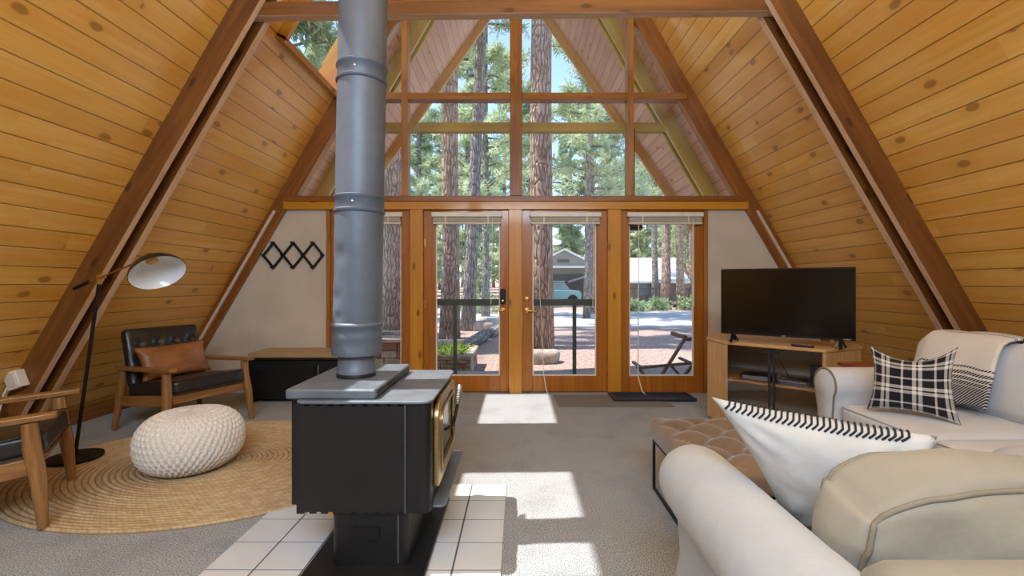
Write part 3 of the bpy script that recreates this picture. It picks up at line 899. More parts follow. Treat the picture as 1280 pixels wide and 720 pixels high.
# blower knob and screws under the near shield
mb = MB(); mb.lathe([(0,0),(.012,0),(.012,.014),(0,.015)], 14, L(-.80, 1.965, .262), (0,-1,0)); mb.build('knob', M['brass'], S, smooth=40)

# flue pipe : leans a touch to the right
FP = thing('flue_pipe', 'dark blue grey stove flue pipe rising from the stove out of view', 'stove pipe', (-.80, 2.26, .80))
lean = .036/1.9
def ax(h): return V((lean*h, 0, h))
def pipe_seg(name, prof, parent=FP, mat=None):
    mb = MB(); n = 40
    rings = [[ax(h) + V((r*math.cos(2*PI*k/n), r*math.sin(2*PI*k/n), 0)) for k in range(n)] for r, h in prof]
    mb.loft(rings); return mb.build(name, mat or M['pipe'], parent, smooth=50, uv=(0,0,1))
R1 = .116
H = lambda py: (VY - py)/F*2.26 + CH - .80
pipe_seg('lower_collar', [(.085, -.005), (.092, 0), (.092, H(459)), (.089, H(458)), (.089, H(441))])
pipe_seg('flared_collar', [(.10, H(443)), (.119, H(442)), (.121, H(436)), (.118, H(433)), (.119, H(422)), (.121, H(420)), (.118, H(417)), (.117, H(409)), (.124, H(407)), (.124, H(404)), (.116, H(402))])
def dent(r0, h0, h1):
    n = 48; m = 60; mb = MB(); rings = []
    for j in range(m+1):
        h = h0 + (h1-h0)*j/m; ring = []
        for k in range(n):
            th = 2*PI*k/n; r = r0
            for (ha, ta, w, dp) in ((H(320), math.radians(236), .07, .012), (H(372), math.radians(225), .06, .010), (H(345), math.radians(215), .08, .004), (H(395), math.radians(238), .035, .008)):
                dd = ((h-ha)/w)**2 + (((th-ta+PI) % (2*PI) - PI)*r0/w)**2
                r -= dp*math.exp(-dd*2.2)
            ring.append(ax(h) + V((r*math.cos(th), r*math.sin(th), 0)))
        rings.append(ring)
    mb.loft(rings); return mb.build('lower_section', M['pipe'], FP, smooth=60, uv=(0,0,1))
dent(R1, H(403), H(263))
pipe_seg('middle_section', [(R1, H(263.5)), (R1, H(104))])
pipe_seg('upper_section', [(R1, H(104)), (R1, H(-460))])
def band(py0, py1):
    b = .007
    pr = []
    for py in (py0, py1):
        h = H(py); pr += [(R1+.001, h-.012), (R1+b, h-.006), (R1+b, h+.004), (R1+.001, h+.008)]
    return pipe_seg('pipe_band', sorted(pr, key=lambda q: q[1]))
for (a, b) in ((265, 248), (104, 86)):
    bd = band(a, b)
    mb = MB(); h = H((a+b)/2); th = math.radians(-88); c = ax(h) + V((math.cos(th)*R1, math.sin(th)*R1, 0))
    mb.lathe([(0, 0), (.007, 0), (.006, .004), (0, .006)], 10, c, (math.cos(th), math.sin(th), 0)); mb.build('screw', M['steel'], bd, smooth=40)

# ================================================================ RUG AND POUF
rx, ry, rc = 1.20, .93, V((-2.10, 3.20, 0))
N = 34; mb = MB(); na = 160; rings = []
def rz_at(q):                        # gentle ridges, one per braid
    fr = (q*N) % 1.0
    return .0085 + .007*math.sin(PI*fr)**.7
K = N*5
verts = []; faces = []
for j in range(K+1):
    q = j/K
    for k in range(na):
        th = 2*PI*k/na
        verts.append((rx*q*math.cos(th), ry*q*math.sin(th), rz_at(q) if j < K else .001))
for j in range(K):
    for k in range(na):
        k2 = (k+1) % na; faces.append((j*na+k, j*na+k2, (j+1)*na+k2, (j+1)*na+k))
mb.add(verts, faces)
def rug_uv(co, n):
    x, y = co.x/rx, co.y/ry; q = math.hypot(x, y)
    return (math.atan2(y, x)*q*1.05, q*N)
rug = mb.build('braided_rug', M['jute'], smooth=60, uv=rug_uv)
rug.location = rc
tag(rug, 'large oval braided jute rug under the chairs and pouf', 'rug')

# pouf: chunky knit, rows of offset stitches
pc = V((-2.20, 3.07, .0145)); pr, ph = .298, .385
mb = MB(); nu, nv = 372, 161
rows, stc = 20, 48
def pouf(u, v):
    # superellipse profile
    t_ = -PI/2 + PI*v
    ct, st = math.cos(t_), math.sin(t_)
    r = pr*abs(ct)**.72; z = ph/2*(1 if st > 0 else -1)*abs(st)**.86
    rowc = v*rows; row = math.floor(rowc); fr = rowc - row
    sc = max(6, round(stc*abs(math.cos(-PI/2+PI*(row+.5)/rows))**.72)) if False else stc
    ph_ = (u*sc + (.5 if row % 2 else 0)) % 1.0
    hole = math.exp(-((ph_-.5)/.20)**2 - ((fr-.5)/.30)**2); knob = 1 - .85*hole - .40*(1 - math.sin(PI*fr)**.6) + .12*math.cos(2*PI*ph_*2)*0
    taper = min(1.0, abs(ct)*1.8)
    d = .019*knob*(taper*.8+.2)
    rr = r + d*ct; zz = z + d*st
    th = 2*PI*u
    return V((rr*math.cos(th), rr*math.sin(th), zz + ph/2))
mb.grid(pouf, nu, nv, wrapu=True)
po = mb.build('knit_pouf', M['knit'], smooth=180)
po.location = pc
tag(po, 'round off white chunky knit pouf on the jute rug', 'pouf')

# ================================================================ CHAIRS
def make_chair():
    t = thing('armchair', 'x', 'armchair')
    W = .325
    def leg(pts, rad, nm='leg'):
        mb = MB(); mb.tube(pts, rad, 14); return mb.build(nm, M['chair_wood'], t, smooth=60, uv=(0,0,1))
    for s in (-1, 1):
        leg([(.355, s*(W+.03), .0), (.335, s*(W+.015), .25), (.31, s*W, .40), (.30, s*W, .535)], [.021, .034, .036, .031])
        leg([(-.40, s*(W+.02), .0), (-.355, s*(W+.005), .25), (-.325, s*W, .40), (-.31, s*W, .515)], [.020, .031, .033, .028])
        # armrest: flat paddle, wider at the front
        mb = MB(); n = 14; rings = []
        for i in range(n+1):
            u = i/n; x = -.40 + .80*u; w = .026 + .012*math.sin(PI*min(1, u*1.05))**.6 + .008*u
            z = .527 + .035*u + .0*u
            if i in (0, n): w *= .8
            rings.append([V((x, s*W - w, z-.016)), V((x, s*W + w, z-.016)), V((x, s*W + w, z+.014)), V((x, s*W - w, z+.014))])
        mb.loft(rings); mb.build('armrest', M['chair_wood'], t, uv=(1,0,0), bevel=.006, seg=3)
        mb = MB(); mb.bar((-.35, s*(W-.002), .245), (.33, s*(W-.002), .315), .024, .085); mb.build('side_rail', M['chair_wood'], t, uv=(1,0,0), bevel=.005)
    mb = MB(); mb.box(.29, .318, -W+.02, W-.02, .275, .345); mb.build('front_rail', M['chair_wood'], t, uv=(0,1,0), bevel=.006)
    mb = MB(); mb.box(-.345, -.32, -W+.02, W-.02, .21, .28); mb.build('rear_rail', M['chair_wood'], t, uv=(0,1,0), bevel=.006)
    # seat cushion, sloping back
    mb = MB(); Mx = Matrix.Translation((.02, 0, .375)) @ Matrix.Rotation(math.radians(-7), 4, 'Y')
    def wr(p, c):
        p.z += .004*noise.noise(p*9) + (.004*noise.noise(V((p.x*4, p.y*22, 0))) if c.z > 0 else 0)
        return p
    mb.soft((.335, .295, .055), .03, 14, (0, 0, .012), Mx, wr)
    sc = mb.build('seat_cushion', M['leather'], t, smooth=180)
    mb = MB()
    for zz in (.052, -.052):
        pts = [Mx @ V((x, y, zz)) for x, y in ((.333,-.27),(.333,.27),(.31,.293),(-.30,.293),(-.30,-.293),(.31,-.293),(.333,-.27))]
        mb.tube(pts, .004, 6, cap=False)
    mb.build('seat_piping', M['leather'], sc, smooth=60)
    # tufted back
    Bm = Matrix.Translation((-.325, 0, .60)) @ Matrix.Rotation(math.radians(-14), 4, 'Y')
    btn = [(y, z) for z in (.115,) for y in (-.21, -.07, .07, .21)] + [(y, -.02) for y in (-.21, -.07, .07, .21)]
    def tuft(p, c):
        if c.x > .3:
            for (y, z) in btn:
                d2 = ((p.y-y)/.032)**2 + ((p.z-z)/.032)**2
                p.x -= .024*math.exp(-d2*1.2)
            p.x += .004*noise.noise(p*14)
        return p
    mb = MB(); mb.soft((.045, .30, .255), .032, 30, (.016, 0, .004), Bm, tuft)
    bk = mb.build('backrest', M['leather'], t, smooth=180)
    for (y, z) in btn:
        mb = MB(); mb.ball(Bm @ V((.040, y, z)), .012, 12, sc=(.6, 1, 1)); mb.build('button', M['leather'], bk, smooth=180)
    for s in (-1, 1):
        mb = MB(); mb.bar(Bm @ V((-.05, s*.20, -.36)), Bm @ V((-.05, s*.20, .2)), .03, .018, (1,0,0)); mb.build('back_post', M['chair_wood'], t, uv=(0,0,1), bevel=.004)
    return t
CH1 = make_chair()
CH1['label'] = 'black leather wood armchair in the far corner holding the tan lumbar pillow'; CH1['group'] = 'black leather armchairs'
CH1.location = (-2.93, 4.03, .006); CH1.rotation_euler = (0, 0, math.radians(-24))
CH2 = copy_tree(CH1)
CH2['label'] = 'black leather wood armchair at the left edge, cut off by the picture'
CH2.location = (-2.90, 2.385, .015); CH2.rotation_euler = (0, 0, math.atan2(.59, .81))

def pillow(name, corners, thick, mat, label, cat='pillow', n=26, pinch=.06, uvs=(1, 1), seed=1, pw=.5, sag=0.0, wrinkle=.006, chop=0.0):
    """corners TL,TR,BR,BL (world); puffed surface either side of the bilinear sheet"""
    TL, TR, BR, BL = [V(c) for c in corners]
    cen = (TL+TR+BR+BL)/4
    nrm = (TR-TL).cross(BL-TL).normalized()
    mb = MB()
    def sheet(u, v):
        # pinch the middle of every edge inward
        a = u + pinch*(.5-u)*2*(4*v*(1-v))*abs(2*u-1)**2
        b = v + pinch*(.5-v)*2*(4*u*(1-u))*abs(2*v-1)**2
        b += chop*(1-(2*u-1)**2)*(1-v)**2
        p = TL.lerp(TR, a).lerp(BL.lerp(BR, a), b)
        return p
    def prof(u, v):
        x, y = abs(2*u-1), abs(2*v-1)
        return (max(0, 1-x**2.6)*max(0, 1-y**2.6))**pw
    def side(sg):
        def fn(u, v):
            u = .5-.5*math.cos(PI*u) if False else u
            p = sheet(u, v); k = prof(u, v)
            w = noise.noise(V((u*5, v*5, seed+sg*3)))*wrinkle + noise.noise(V((u*11+v*4, v*3, seed+sg)))*wrinkle*.8
            # radiating creases near corners
            for (cu, cv) in ((0,0),(1,0),(1,1),(0,1)):
                du, dv = u-cu, v-cv; r = math.hypot(du, dv); an = math.atan2(dv, du)
                w += wrinkle*.9*math.sin(an*13+seed)*math.exp(-((r-.22)/.14)**2)
            q = p + nrm*sg*(thick*k + w*min(1, k*1.6)) 
            q.z -= sag*k*(1-v)
            return q - cen
        return fn
    mb.grid(side(1), n, n); mb.grid(side(-1), n, n)
    lookup = {}
    k = 0
    uvl = [(i/n, j/n) for _ in range(2) for j in range(n+1) for i in range(n+1)]
    for p, uv in zip(mb.v, uvl): lookup[(round(p.x, 5), round(p.y, 5), round(p.z, 5))] = uv
    def fu(co, nn):
        u, v = lookup.get((round(co.x, 5), round(co.y, 5), round(co.z, 5)), (0, 0)); return (u*uvs[0], v*uvs[1])
    o = mb.build(name, mat, smooth=180, uv=fu, merge=True)
    o.location = cen
    tag(o, label, cat)
    return o, sheet, nrm, cen

# tan pillow on the far armchair (placed in chair space)
bpy.context.view_layer.update()
Mw = Matrix.Translation(CH1.location) @ Matrix.Rotation(CH1.rotation_euler.z, 4, 'Z')
cs = [Mw @ V(c) for c in ((-.225, .285, .715), (-.225, -.295, .70), (-.10, -.29, .415), (-.10, .28, .43))]
# seen from the front the left side of the picture is local -y
cs = [cs[1], cs[0], cs[3], cs[2]]
pillow('lumbar_pillow', cs, .062, M['tan_leather'], 'tan leather lumbar pillow on the far black armchair', n=26, pinch=.05, seed=4)

# ================================================================ FLOOR LAMP
lb = V((-3.13, 3.22, .0155))
t = thing('floor_lamp', 'leaning black floor lamp with brass joint and white lined dome shade', 'floor lamp', lb)
mb = MB(); mb.lathe([(0, 0), (.155, 0), (.158, .008), (.155, .02), (.02, .026), (0, .026)], 40); mb.build('base', M['black_metal'], t, smooth=40)
top = P(125, 346, 3.15) - lb
mb = MB(); mb.tube([(0, 0, .02), top], .0115, 12); mb.build('pole', M['black_metal'], t, smooth=60)
mb = MB(); mb.ball(top, .02, 14); mb.lathe([(.013, -.05), (.015, -.01), (.012, 0)], 14, top, top.normalized())
mb.tube([top + V((.01, -.03, 0)), top + V((.01, .03, 0))], .01, 10); j = mb.build('joint', M['brass'], t, smooth=50)
a0 = P(94, 360, 3.20) - lb; a1 = P(183, 323, 3.06) - lb
mb = MB(); mb.tube([a0, a1], .0055, 10); mb.build('arm', M['brass'], t, smooth=60)
mb = MB(); d = (top-a0).normalized(); mb.tube([a0 - d*.01, a0 + d*.13], .013, 12); mb.build('counterweight', M['black_metal'], t, smooth=40)
nrm = V((.61, -.31, -.73)).normalized()         # the way the shade opens
sc = P(197.5, 341, 3.02) - lb                     # rim centre
apex = sc - nrm*.115
pr_o = [(.035, 0), (.07, .012), (.115, .04), (.148, .078), (.163, .115)]
mb = MB(); mb.lathe(pr_o + [(.160, .117)], 40, apex, nrm, cap=False)
sh = mb.build('shade', M['lamp_out'], t, smooth=60)
mb = MB(); mb.lathe([(.0, .006), (.033, .006)] + [(r-.004, h+.002) for r, h in pr_o], 40, apex, nrm, cap=False)
mb.build('shade_lining', M['lamp_in'], sh, smooth=60)
mb = MB(); mb.lathe([(0, -.05), (.024, -.05), (.026, -.045), (.026, 0), (.034, .004), (.036, .006), (0, .007)], 24, apex, nrm); mb.build('socket_cap', M['brass'], sh, smooth=40)

# plug-in box on the near left rafter
q = P(24, 474, 3.365)
t = thing('outlet_box', 'white outlet box with a plugged cord on the left rafter foot', 'outlet', q)
mb = MB(); mb.obox((0, -.02, 0), (.9,0,.35), (0,1,0), (-.35,0,.9), .05, .035, .065); mb.build('box', M['white'], t, bevel=.006)
mb = MB(); mb.obox((0, -.056, .0), (.9,0,.35), (0,1,0), (-.35,0,.9), .032, .004, .048); mb.build('face_plate', M['blind'], t, bevel=.003)
mb = MB(); mb.tube([(-.02, -.05, -.03), (-.05, -.06, -.10), (-.07, -.05, -.16), (-.10, -.04, -.22), (-.14, -.04, -.34)], .006, 8); mb.build('cord', M['cord'], t, smooth=60)
mb = MB(); mb.tube([(-.05, -.02, -.05), (-.11, -.015, -.16), (-.22, -.012, -.36)], .013, 8); mb.build('conduit', M['white'], t, smooth=60)

# ================================================================ LOW CABINET BY THE GABLE
bx0, bx1, by0, by1 = -2.86, -1.86, 4.78, 5.20
t = thing('storage_bench', 'low black storage cabinet with a tan wood top under the coat rack', 'cabinet', ((bx0+bx1)/2, (by0+by1)/2, 0))
w, d = (bx1-bx0)/2, (by1-by0)/2
mb = MB(); mb.box(-w+.02, w-.02, -d+.02, d, .03, .455); body = mb.build('body', M['black_box'], t, bevel=.004)
for i, (a, b) in enumerate(((-w+.03, .22), (.24, w-.03))):
    mb = MB(); mb.box(a, b, -d+.004, -d+.019, .06, .44); dr = mb.build('door', M['black_box'], t, bevel=.003)
    mb = MB(); hx = b-.03 if i == 0 else a+.03
    mb.box(hx-.006, hx+.006, -d-.014, -d-.004, .27, .40)
    for z in (.285, .385): mb.box(hx-.004, hx+.004, -d-.006, -d+.005, z-.004, z+.004)
    if i == 1: mb.build('handle', M['steel'], dr, bevel=.002)
mb = MB(); mb.box(-w-.005, w+.005, -d-.02, d, .455, .474); mb.build('top_lip', M['black_box'], t, bevel=.004)
mb = MB(); mb.box(-w+.03, w, -d-.012, d-.01, .475, .525); mb.build('wood_top', M['slab'], t, uv=(1,0,0), bevel=.006)
for sx in (-1, 1):
    for sy in (-1, 1):
        mb = MB(); mb.box(sx*(w-.06)-.02, sx*(w-.06)+.02, sy*(d-.06)-.02, sy*(d-.06)+.02, 0, .03); mb.build('foot', M['black_box'], t)

# ================================================================ MATS AT THE DOOR
mb = MB()
def P0(px, py): z = F*CH/(py-VY); return V(((px-VX)/F*z, z, 0))
mb.pxy([(.42, 4.62), (1.60, 4.61), (1.56, 4.98), (1.30, 5.10), (.40, 5.10)], .001, .009)
o = mb.build('door_mat', M['mat'], bevel=.003); tag(o, 'thin grey floor mat in front of the right glass door', 'door mat')
t = thing('boot_tray', 'dark blue rubber boot tray with ridges before the right sidelight', 'boot tray', (1.49, 4.98, .004))
mb = MB(); mb.box(-.47, .41, -.16, .15, .006, .012)
mb.build('base', M['rubber'], t)
mb = MB(); A = [(-.47,-.16),(.41,-.16),(.41,.15),(-.47,.15)]; B = [(-.445,-.135),(.385,-.135),(.385,.125),(-.445,.125)]
vs = [(x, y, .004) for x, y in A] + [(x, y, .032) for x, y in A] + [(x, y, .032) for x, y in B] + [(x, y, .012) for x, y in B]
fs = []
for r in range(3):
    for i in range(4):
        k = (i+1) % 4; fs.append((r*4+i, r*4+k, (r+1)*4+k, (r+1)*4+i))
mb.add(vs, fs); mb.build('rim', M['rubber'], t, bevel=.004)
mb = MB()
for k in range(26):
    x = -.42 + k*.0313; mb.box(x-.006, x+.006, -.125, .115, .012, .018)
mb.build('ridges', M['rubber'], t)
# ================================================================ TV AND STAND
# --- corner stand, hexagonal plan, front face turned toward the camera side
A, B, C, Dp, E, G = (1.768, 3.872), (2.292, 3.392), (2.72, 3.60), (2.76, 3.72), (1.98, 4.62), (1.735, 4.16)
plan = [A, B, C, Dp, E, G]
t = thing('tv_stand', 'maple corner media cabinet with smoked glass doors under the television', 'tv stand', (2.15, 4.0, 0))
o = t.location
l2 = lambda p: (p[0]-o.x, p[1]-o.y)
pl = [l2(p) for p in plan]
def grow(poly, k):
    cx = sum(p[0] for p in poly)/len(poly); cy = sum(p[1] for p in poly)/len(poly)
    return [(cx+(x-cx)*k, cy+(y-cy)*k) for x, y in poly]
TZ = .762
mb = MB(); mb.pxy(grow(pl, 1.015), TZ-.026, TZ); mb.build('top', M['maple'], t, uv=(.74,-.67,0), bevel=.004)
mb = MB(); mb.pxy(grow(pl, .99), .05, .075); mb.build('bottom_panel', M['maple'], t, uv=(.74,-.67,0))
mb = MB(); mb.pxy(grow(pl, .95), 0, .05); mb.build('plinth', M['maple_edge'], t, uv=(.74,-.67,0))
def panel(name, p, q, z0, z1, th, mat, inset=0.0, parent=t):
    p, q = V((p[0], p[1], 0)), V((q[0], q[1], 0)); d = (q-p).normalized(); n = V((-d.y, d.x, 0))
    mb = MB(); c = (p+q)/2 + n*(th/2+inset); c.z = (z0+z1)/2
    mb.obox(c, d, n, (0,0,1), (q-p).length/2, th/2, (z1-z0)/2)
    return mb.build(name, mat, parent, uv=(0,0,1), bevel=.002)
panel('side_panel', pl[0], pl[5], .05, TZ-.027, -.022, M['maple'])
panel('side_panel', pl[1], pl[2], .05, TZ-.027, .022, M['maple'])
panel('side_panel', pl[2], pl[3], .05, TZ-.027, .022, M['maple'])
panel('back_panel', pl[3], pl[4], .05, TZ-.027, .012, M['plaster'])
panel('back_panel', pl[4], pl[5], .05, TZ-.027, .012, M['plaster'])
mb = MB(); mb.pxy(grow(pl, .93), .43, .446); mb.build('shelf', M['maple_edge'], t, uv=(.74,-.67,0))
pa, pb = V((pl[0][0], pl[0][1], 0)), V((pl[1][0], pl[1][1], 0)); dv = (pb-pa).normalized(); nv = V((dv.y, -dv.x, 0))   # outward (to camera)
Lf = (pb-pa).length
for k, (u0, u1) in enumerate(((.014, .489), (.511, .986))):
    p, q = pa + dv*Lf*u0, pa + dv*Lf*u1
    c = (p+q)/2 + nv*.006; c.z = (.09+TZ-.034)/2
    mb = MB(); mb.obox(c, dv, nv, (0,0,1), (q-p).length/2, .003, (TZ-.034-.09)/2); dr = mb.build('door', M['dark_glass'], t)
    e = (q if k == 0 else p) + nv*.012; 
    mb = MB(); mb.obox(V((e.x, e.y, c.z)) - dv*(.008 if k == 0 else -.008), dv, nv, (0,0,1), .009, .005, (TZ-.034-.09)/2); mb.build('edge_strip', M['device'], dr)
    h = (q if k == 0 else p) + nv*.013 - dv*(.04 if k == 0 else -.04); 
    mb = MB(); mb.obox(V((h.x, h.y, TZ-.055)), dv, nv, (0,0,1), .02, .006, .009); mb.build('catch', M['device'], dr, bevel=.002)
# items on the stand's shelf
def gear(name, label, cat, u, back, z, hw, hd, hh, mat, extra=None):
    c = pa + dv*Lf*u - nv*back
    t2 = thing(name, label, cat, (c.x+o.x, c.y+o.y, z), math.atan2(dv.y, dv.x))
    mb = MB(); mb.box(-hw, hw, -hd, hd, 0, hh*2); mb.build('case', mat, t2, bevel=.004)
    if extra: extra(t2)
    return t2
def face(t2, hw, hd, hh, mat, z0=.3, z1=.7):
    mb = MB(); mb.box(-hw*.8, hw*.8, -hd-.003, -hd+.001, hh*2*z0, hh*2*z1); mb.build('front_display', mat, t2)
gear('dvd_player', 'slim silver disc player behind the left glass door of the tv stand', 'media player', .30, .16, .447, .12, .10, .022, M['device'], lambda q: face(q, .12, .10, .022, M['silver'], .2, .9))
gear('cable_box', 'low black cable box behind the right glass door of the tv stand', 'media player', .68, .15, .447, .12, .09, .02, M['device'], lambda q: face(q, .12, .09, .02, M['silver'], .6, .9))
gear('speaker', 'small dark upright speaker behind the right glass door of the tv stand', 'speaker', .90, .13, .447, .04, .05, .085, M['device'], lambda q: face(q, .04, .05, .085, M['black_box'], .1, .6))
# cable inside
mb = MB(); c0 = pa + dv*Lf*.46 - nv*.12; c1 = pa + dv*Lf*.62 - nv*.16; 
mb.tube([V((c0.x, c0.y, .72)), V(((c0.x+c1.x)/2, (c0.y+c1.y)/2, .62)), V((c1.x, c1.y, .50)), V((c1.x+.03, c1.y, .45))], .004, 6)
cb = mb.build('power_cable', M['device'], smooth=60); cb.location = (o.x, o.y, 0); tag(cb, 'thin black cable hanging inside the tv stand', 'cable')

# --- television
p0, p1 = P(901, 377, 3.91), P(1070, 380, 3.37)
mid = (p0+p1)/2; dx = V((p1.x-p0.x, p1.y-p0.y, 0)); W = dx.length/2; ang = math.atan2(dx.y, dx.x)
zb, zt = .826, 1.378
t = thing('television', 'flat black television standing on the maple corner cabinet', 'television', (mid.x, mid.y, TZ+.0), ang)
zc, hh = (zb+zt)/2 - TZ, (zt-zb)/2
mb = MB(); mb.box(-W, W, 0, .03, zc-hh, zc+hh); mb.box(-W*.62, W*.62, .03, .065, zc-hh+.03, zc+hh*.35); mb.build('housing', M['tv_frame'], t, bevel=.006)
mb = MB(); mb.box(-W+.009, W-.009, -.0025, .001, zc-hh+.018, zc+hh-.009); mb.build('screen', M['glossy_black'], t)
mb = MB(); mb.box(-.014, .014, -.004, 0, zc-hh+.003, zc-hh+.013); mb.build('badge', M['silver'], t)
mb = MB(); mb.box(W-.075, W-.03, -.0035, 0, zc-hh+.005, zc-hh+.012); mb.build('label_strip', M['silver'], t)
for s in (-1, 1):
    mb = MB(); x = s*W*.80
    for sy in (-1, 1): mb.bar((x, .02, zc-hh+.01), (x + s*.0 + .0, .02+sy*.095, .006), .022, .012, (0,1,0)); mb.bar((x, .02, zc-hh+.012), (x+sy*.035, .02+sy*.02, .006), .016, .012, (0,1,0))
    mb.build('foot', M['tv_frame'], t, bevel=.002)
# remote and streaming puck before the tv
r = P(1016, 432.5, 3.36)
t = thing('remote_control', 'small black remote control on the tv stand under the screen', 'remote', (2.20, 3.515, TZ+.001), ang-.25)
mb = MB(); mb.box(-.075, .075, -.02, .02, 0, .018); mb.build('case', M['device'], t, bevel=.006)
mb = MB(); 
for k in range(6): mb.lathe([(0, 0), (.006, 0), (.005, .003), (0, .0035)], 10, (-.055+k*.02, 0, .018))
mb.build('buttons', M['silver'], t, smooth=50)

# --- cherry side table between stand and sofa arm
t = thing('side_table', 'reddish cherry side table behind the white sofa arm', 'side table', (2.58, 3.20, 0))
mb = MB(); mb.box(-.24, .22, -.15, .135, .655, .68); mb.build('top', M['cherry'], t, uv=(1,0,0), bevel=.004)
mb = MB(); mb.box(-.21, .19, -.13, .11, .30, .6545); bd = mb.build('body', M['cherry'], t, uv=(1,0,0), bevel=.003)
for z in (.33, .49):
    mb = MB(); mb.box(-.219, -.2105, -.115, .095, z, z+.145); dr = mb.build('drawer', M['cherry'], t, uv=(0,1,0), bevel=.003)
    mb = MB(); mb.ball((-.23, -.01, z+.07), .012, 10); mb.build('knob', M['brass'], dr, smooth=180)
for sx in (-.19, .17):
    for sy in (-.11, .09):
        mb = MB(); mb.tube([(sx, sy, 0), (sx, sy, .31)], [.012, .02], 10); mb.build('leg', M['cherry'], t, smooth=60, uv=(0,0,1))

# ================================================================ WHITE SOFA (faces the stove)
def sofa_arm(mb, x0, x1, yc, side, ztop=.715, r=.105, n=20, m=10):
    """roll arm running along x from front x0 to back x1; yc = middle of the arm; side = +1 when outside is +y"""
    prof = []
    zc = ztop - r
    ro = r
    for k in range(n+1):
        th = math.radians(-35 + 250*k/n)          # over the roll
        prof.append((math.cos(th)*ro*side, zc + math.sin(th)*ro))
    # pts go from outer-low over top to inner-low
    prof = [(p[0], p[1]) for p in prof]
    prof += [(-.072*side, zc-.16), (-.072*side, .10), (.072*side, .10), (.072*side, zc-.14)]
    rings = []
    for (x, k) in ((x0, .86), (x0+.012, .95), (x0+.03, 1.0), (x1, 1.0)):
        cz = .45
        rings.append([V((x, yc + p[0]*k, cz + (p[1]-cz)*(.5+.5*k))) for p in prof])
    mb.loft(rings)
WS = thing('sofa', 'white slipcovered roll arm sofa along the right slope', 'sofa', (2.5, 2.0, 0))
wo = WS.location
def wl(p): return V(p) - wo
def wadd(mb): mb.v = [p - wo for p in mb.v]; return mb
mb = MB(); mb.box(2.03, 3.02, 1.39, 3.0, .08, .33); wadd(mb); mb.build('frame', M['slip'], WS, bevel=.02)
for (yc, sd) in ((2.92, 1), (1.475, -1)):
    mb = MB(); sofa_arm(mb, 1.965, 2.98, yc, sd); wadd(mb)
    ar = mb.build('arm', M['slip'], WS, smooth=70)
    if sd > 0:
        mb = MB(); zc, r = .61, .105
        pts = [(1.972, yc-.070, .12), (1.972, yc-.072, .44)] + [(1.972, yc + math.cos(math.radians(a))*r*.97, zc + math.sin(math.radians(a))*r*.97) for a in range(215, -36, -14)] + [(1.972, yc+.072, .46)]
        mb.tube(pts, .006, 8); wadd(mb); mb.build('piping', M['tan_pipe'], ar, smooth=60)
for (ya, yb) in ((2.215, 2.835), (1.585, 2.205)):
    def wr(p, c, s_=ya): p.z += .006*noise.noise(p*4+V((s_,0,0))) + .003*noise.noise(p*11); return p
    mb = MB(); mb.soft((.36, (yb-ya)/2, .085), .045, 14, (.01, .004, .022), Matrix.Translation((2.36, (ya+yb)/2, .418)), wr); wadd(mb)
    sc_ = mb.build('seat_cushion', M['slip'], WS, smooth=180)
    mb = MB(); z = .49; pts = [(2.71, ya+.012, z), (2.02, ya+.012, z), (2.005, ya+.03, z), (2.005, yb-.03, z), (2.02, yb-.012, z), (2.71, yb-.012, z)]
    mb.tube(pts, .005, 6); wadd(mb); mb.build('piping', M['slip'], sc_, smooth=60)
    Mx = Matrix.Translation((2.78, (ya+yb)/2+.06, .70)) @ Matrix.Rotation(math.radians(12), 4, 'Y')
    def wr2(p, c, s_=ya): p.x += .010*noise.noise(p*4+V((0,s_,0))) + .004*noise.noise(V((p.y*14, p.z*4, s_))); return p
    mb = MB(); mb.soft((.10, (yb-ya)/2, .21), .06, 14, (.035, .006, .015), Mx, wr2); wadd(mb)
    mb.build('back_cushion', M['slip'], WS, smooth=180)
mb = MB(); mb.soft((.085, .79, .30), .06, 12, (0, 0, .01), Matrix.Translation((2.96, 2.19, .56)) @ Matrix.Rotation(math.radians(8), 4, 'Y')); wadd(mb)
mb.build('back', M['slip'], WS, smooth=180)
for (x, y) in ((2.08, 2.92), (2.95, 2.92), (2.08, 1.48), (2.95, 1.48)):
    mb = MB(); mb.tube([(x, y, 0), (x, y, .10)], [.018, .026], 10); wadd(mb); mb.build('foot', M['chair_wood'], WS, smooth=60)

# throw folded over the sofa back
rows = [(2.555, .555, .505), (2.575, .63, .43), (2.605, .72, .34), (2.63, .80, .255), (2.655, .865, .185), (2.68, .905, .13), (2.72, .928, .08), (2.78, .938, .03), (2.86, .936, -.04), (2.95, .925, -.10), (3.06, .88, -.20), (3.085, .80, -.28)]
from bisect import bisect
def along(rows, v):
    x = v*(len(rows)-1); i = min(int(x), len(rows)-2); f = x-i
    return [rows[i][k]*(1-f)+rows[i+1][k]*f for k in range(3)]
mb = MB(); nu, nv_ = 30, 44; vv = {}
def thr(u, v):
    x, z, m_ = along(rows, v)
    y0 = 3.04 - .10*(1-v)**1.5 ; y1 = 2.51 - .05*(1-v)
    y = y0 + (y1-y0)*u
    w = .012*noise.noise(V((u*4, v*5, 2))) + .006*math.sin(u*9+v*3)
    p = V((x - .03 + w*.8, y, z + w*.6 + .012))
    if u < .12: p.z -= (.12-u)*.5; p.y += (.12-u)*.05
    vv[len(vv)] = (u*.5, m_)
    return p
mb.grid(thr, nu, nv_)
lk = {(round(p.x, 4), round(p.y, 4), round(p.z, 4)): vv[i] for i, p in enumerate(mb.v)}
th = mb.build('throw_blanket', M['throw'], smooth=180, uv=lambda co, n: lk.get((round(co.x, 4), round(co.y, 4), round(co.z, 4)), (0, 0)), solid=.016)
tag(th, 'white woven throw with dark navy bands draped over the sofa back', 'blanket')
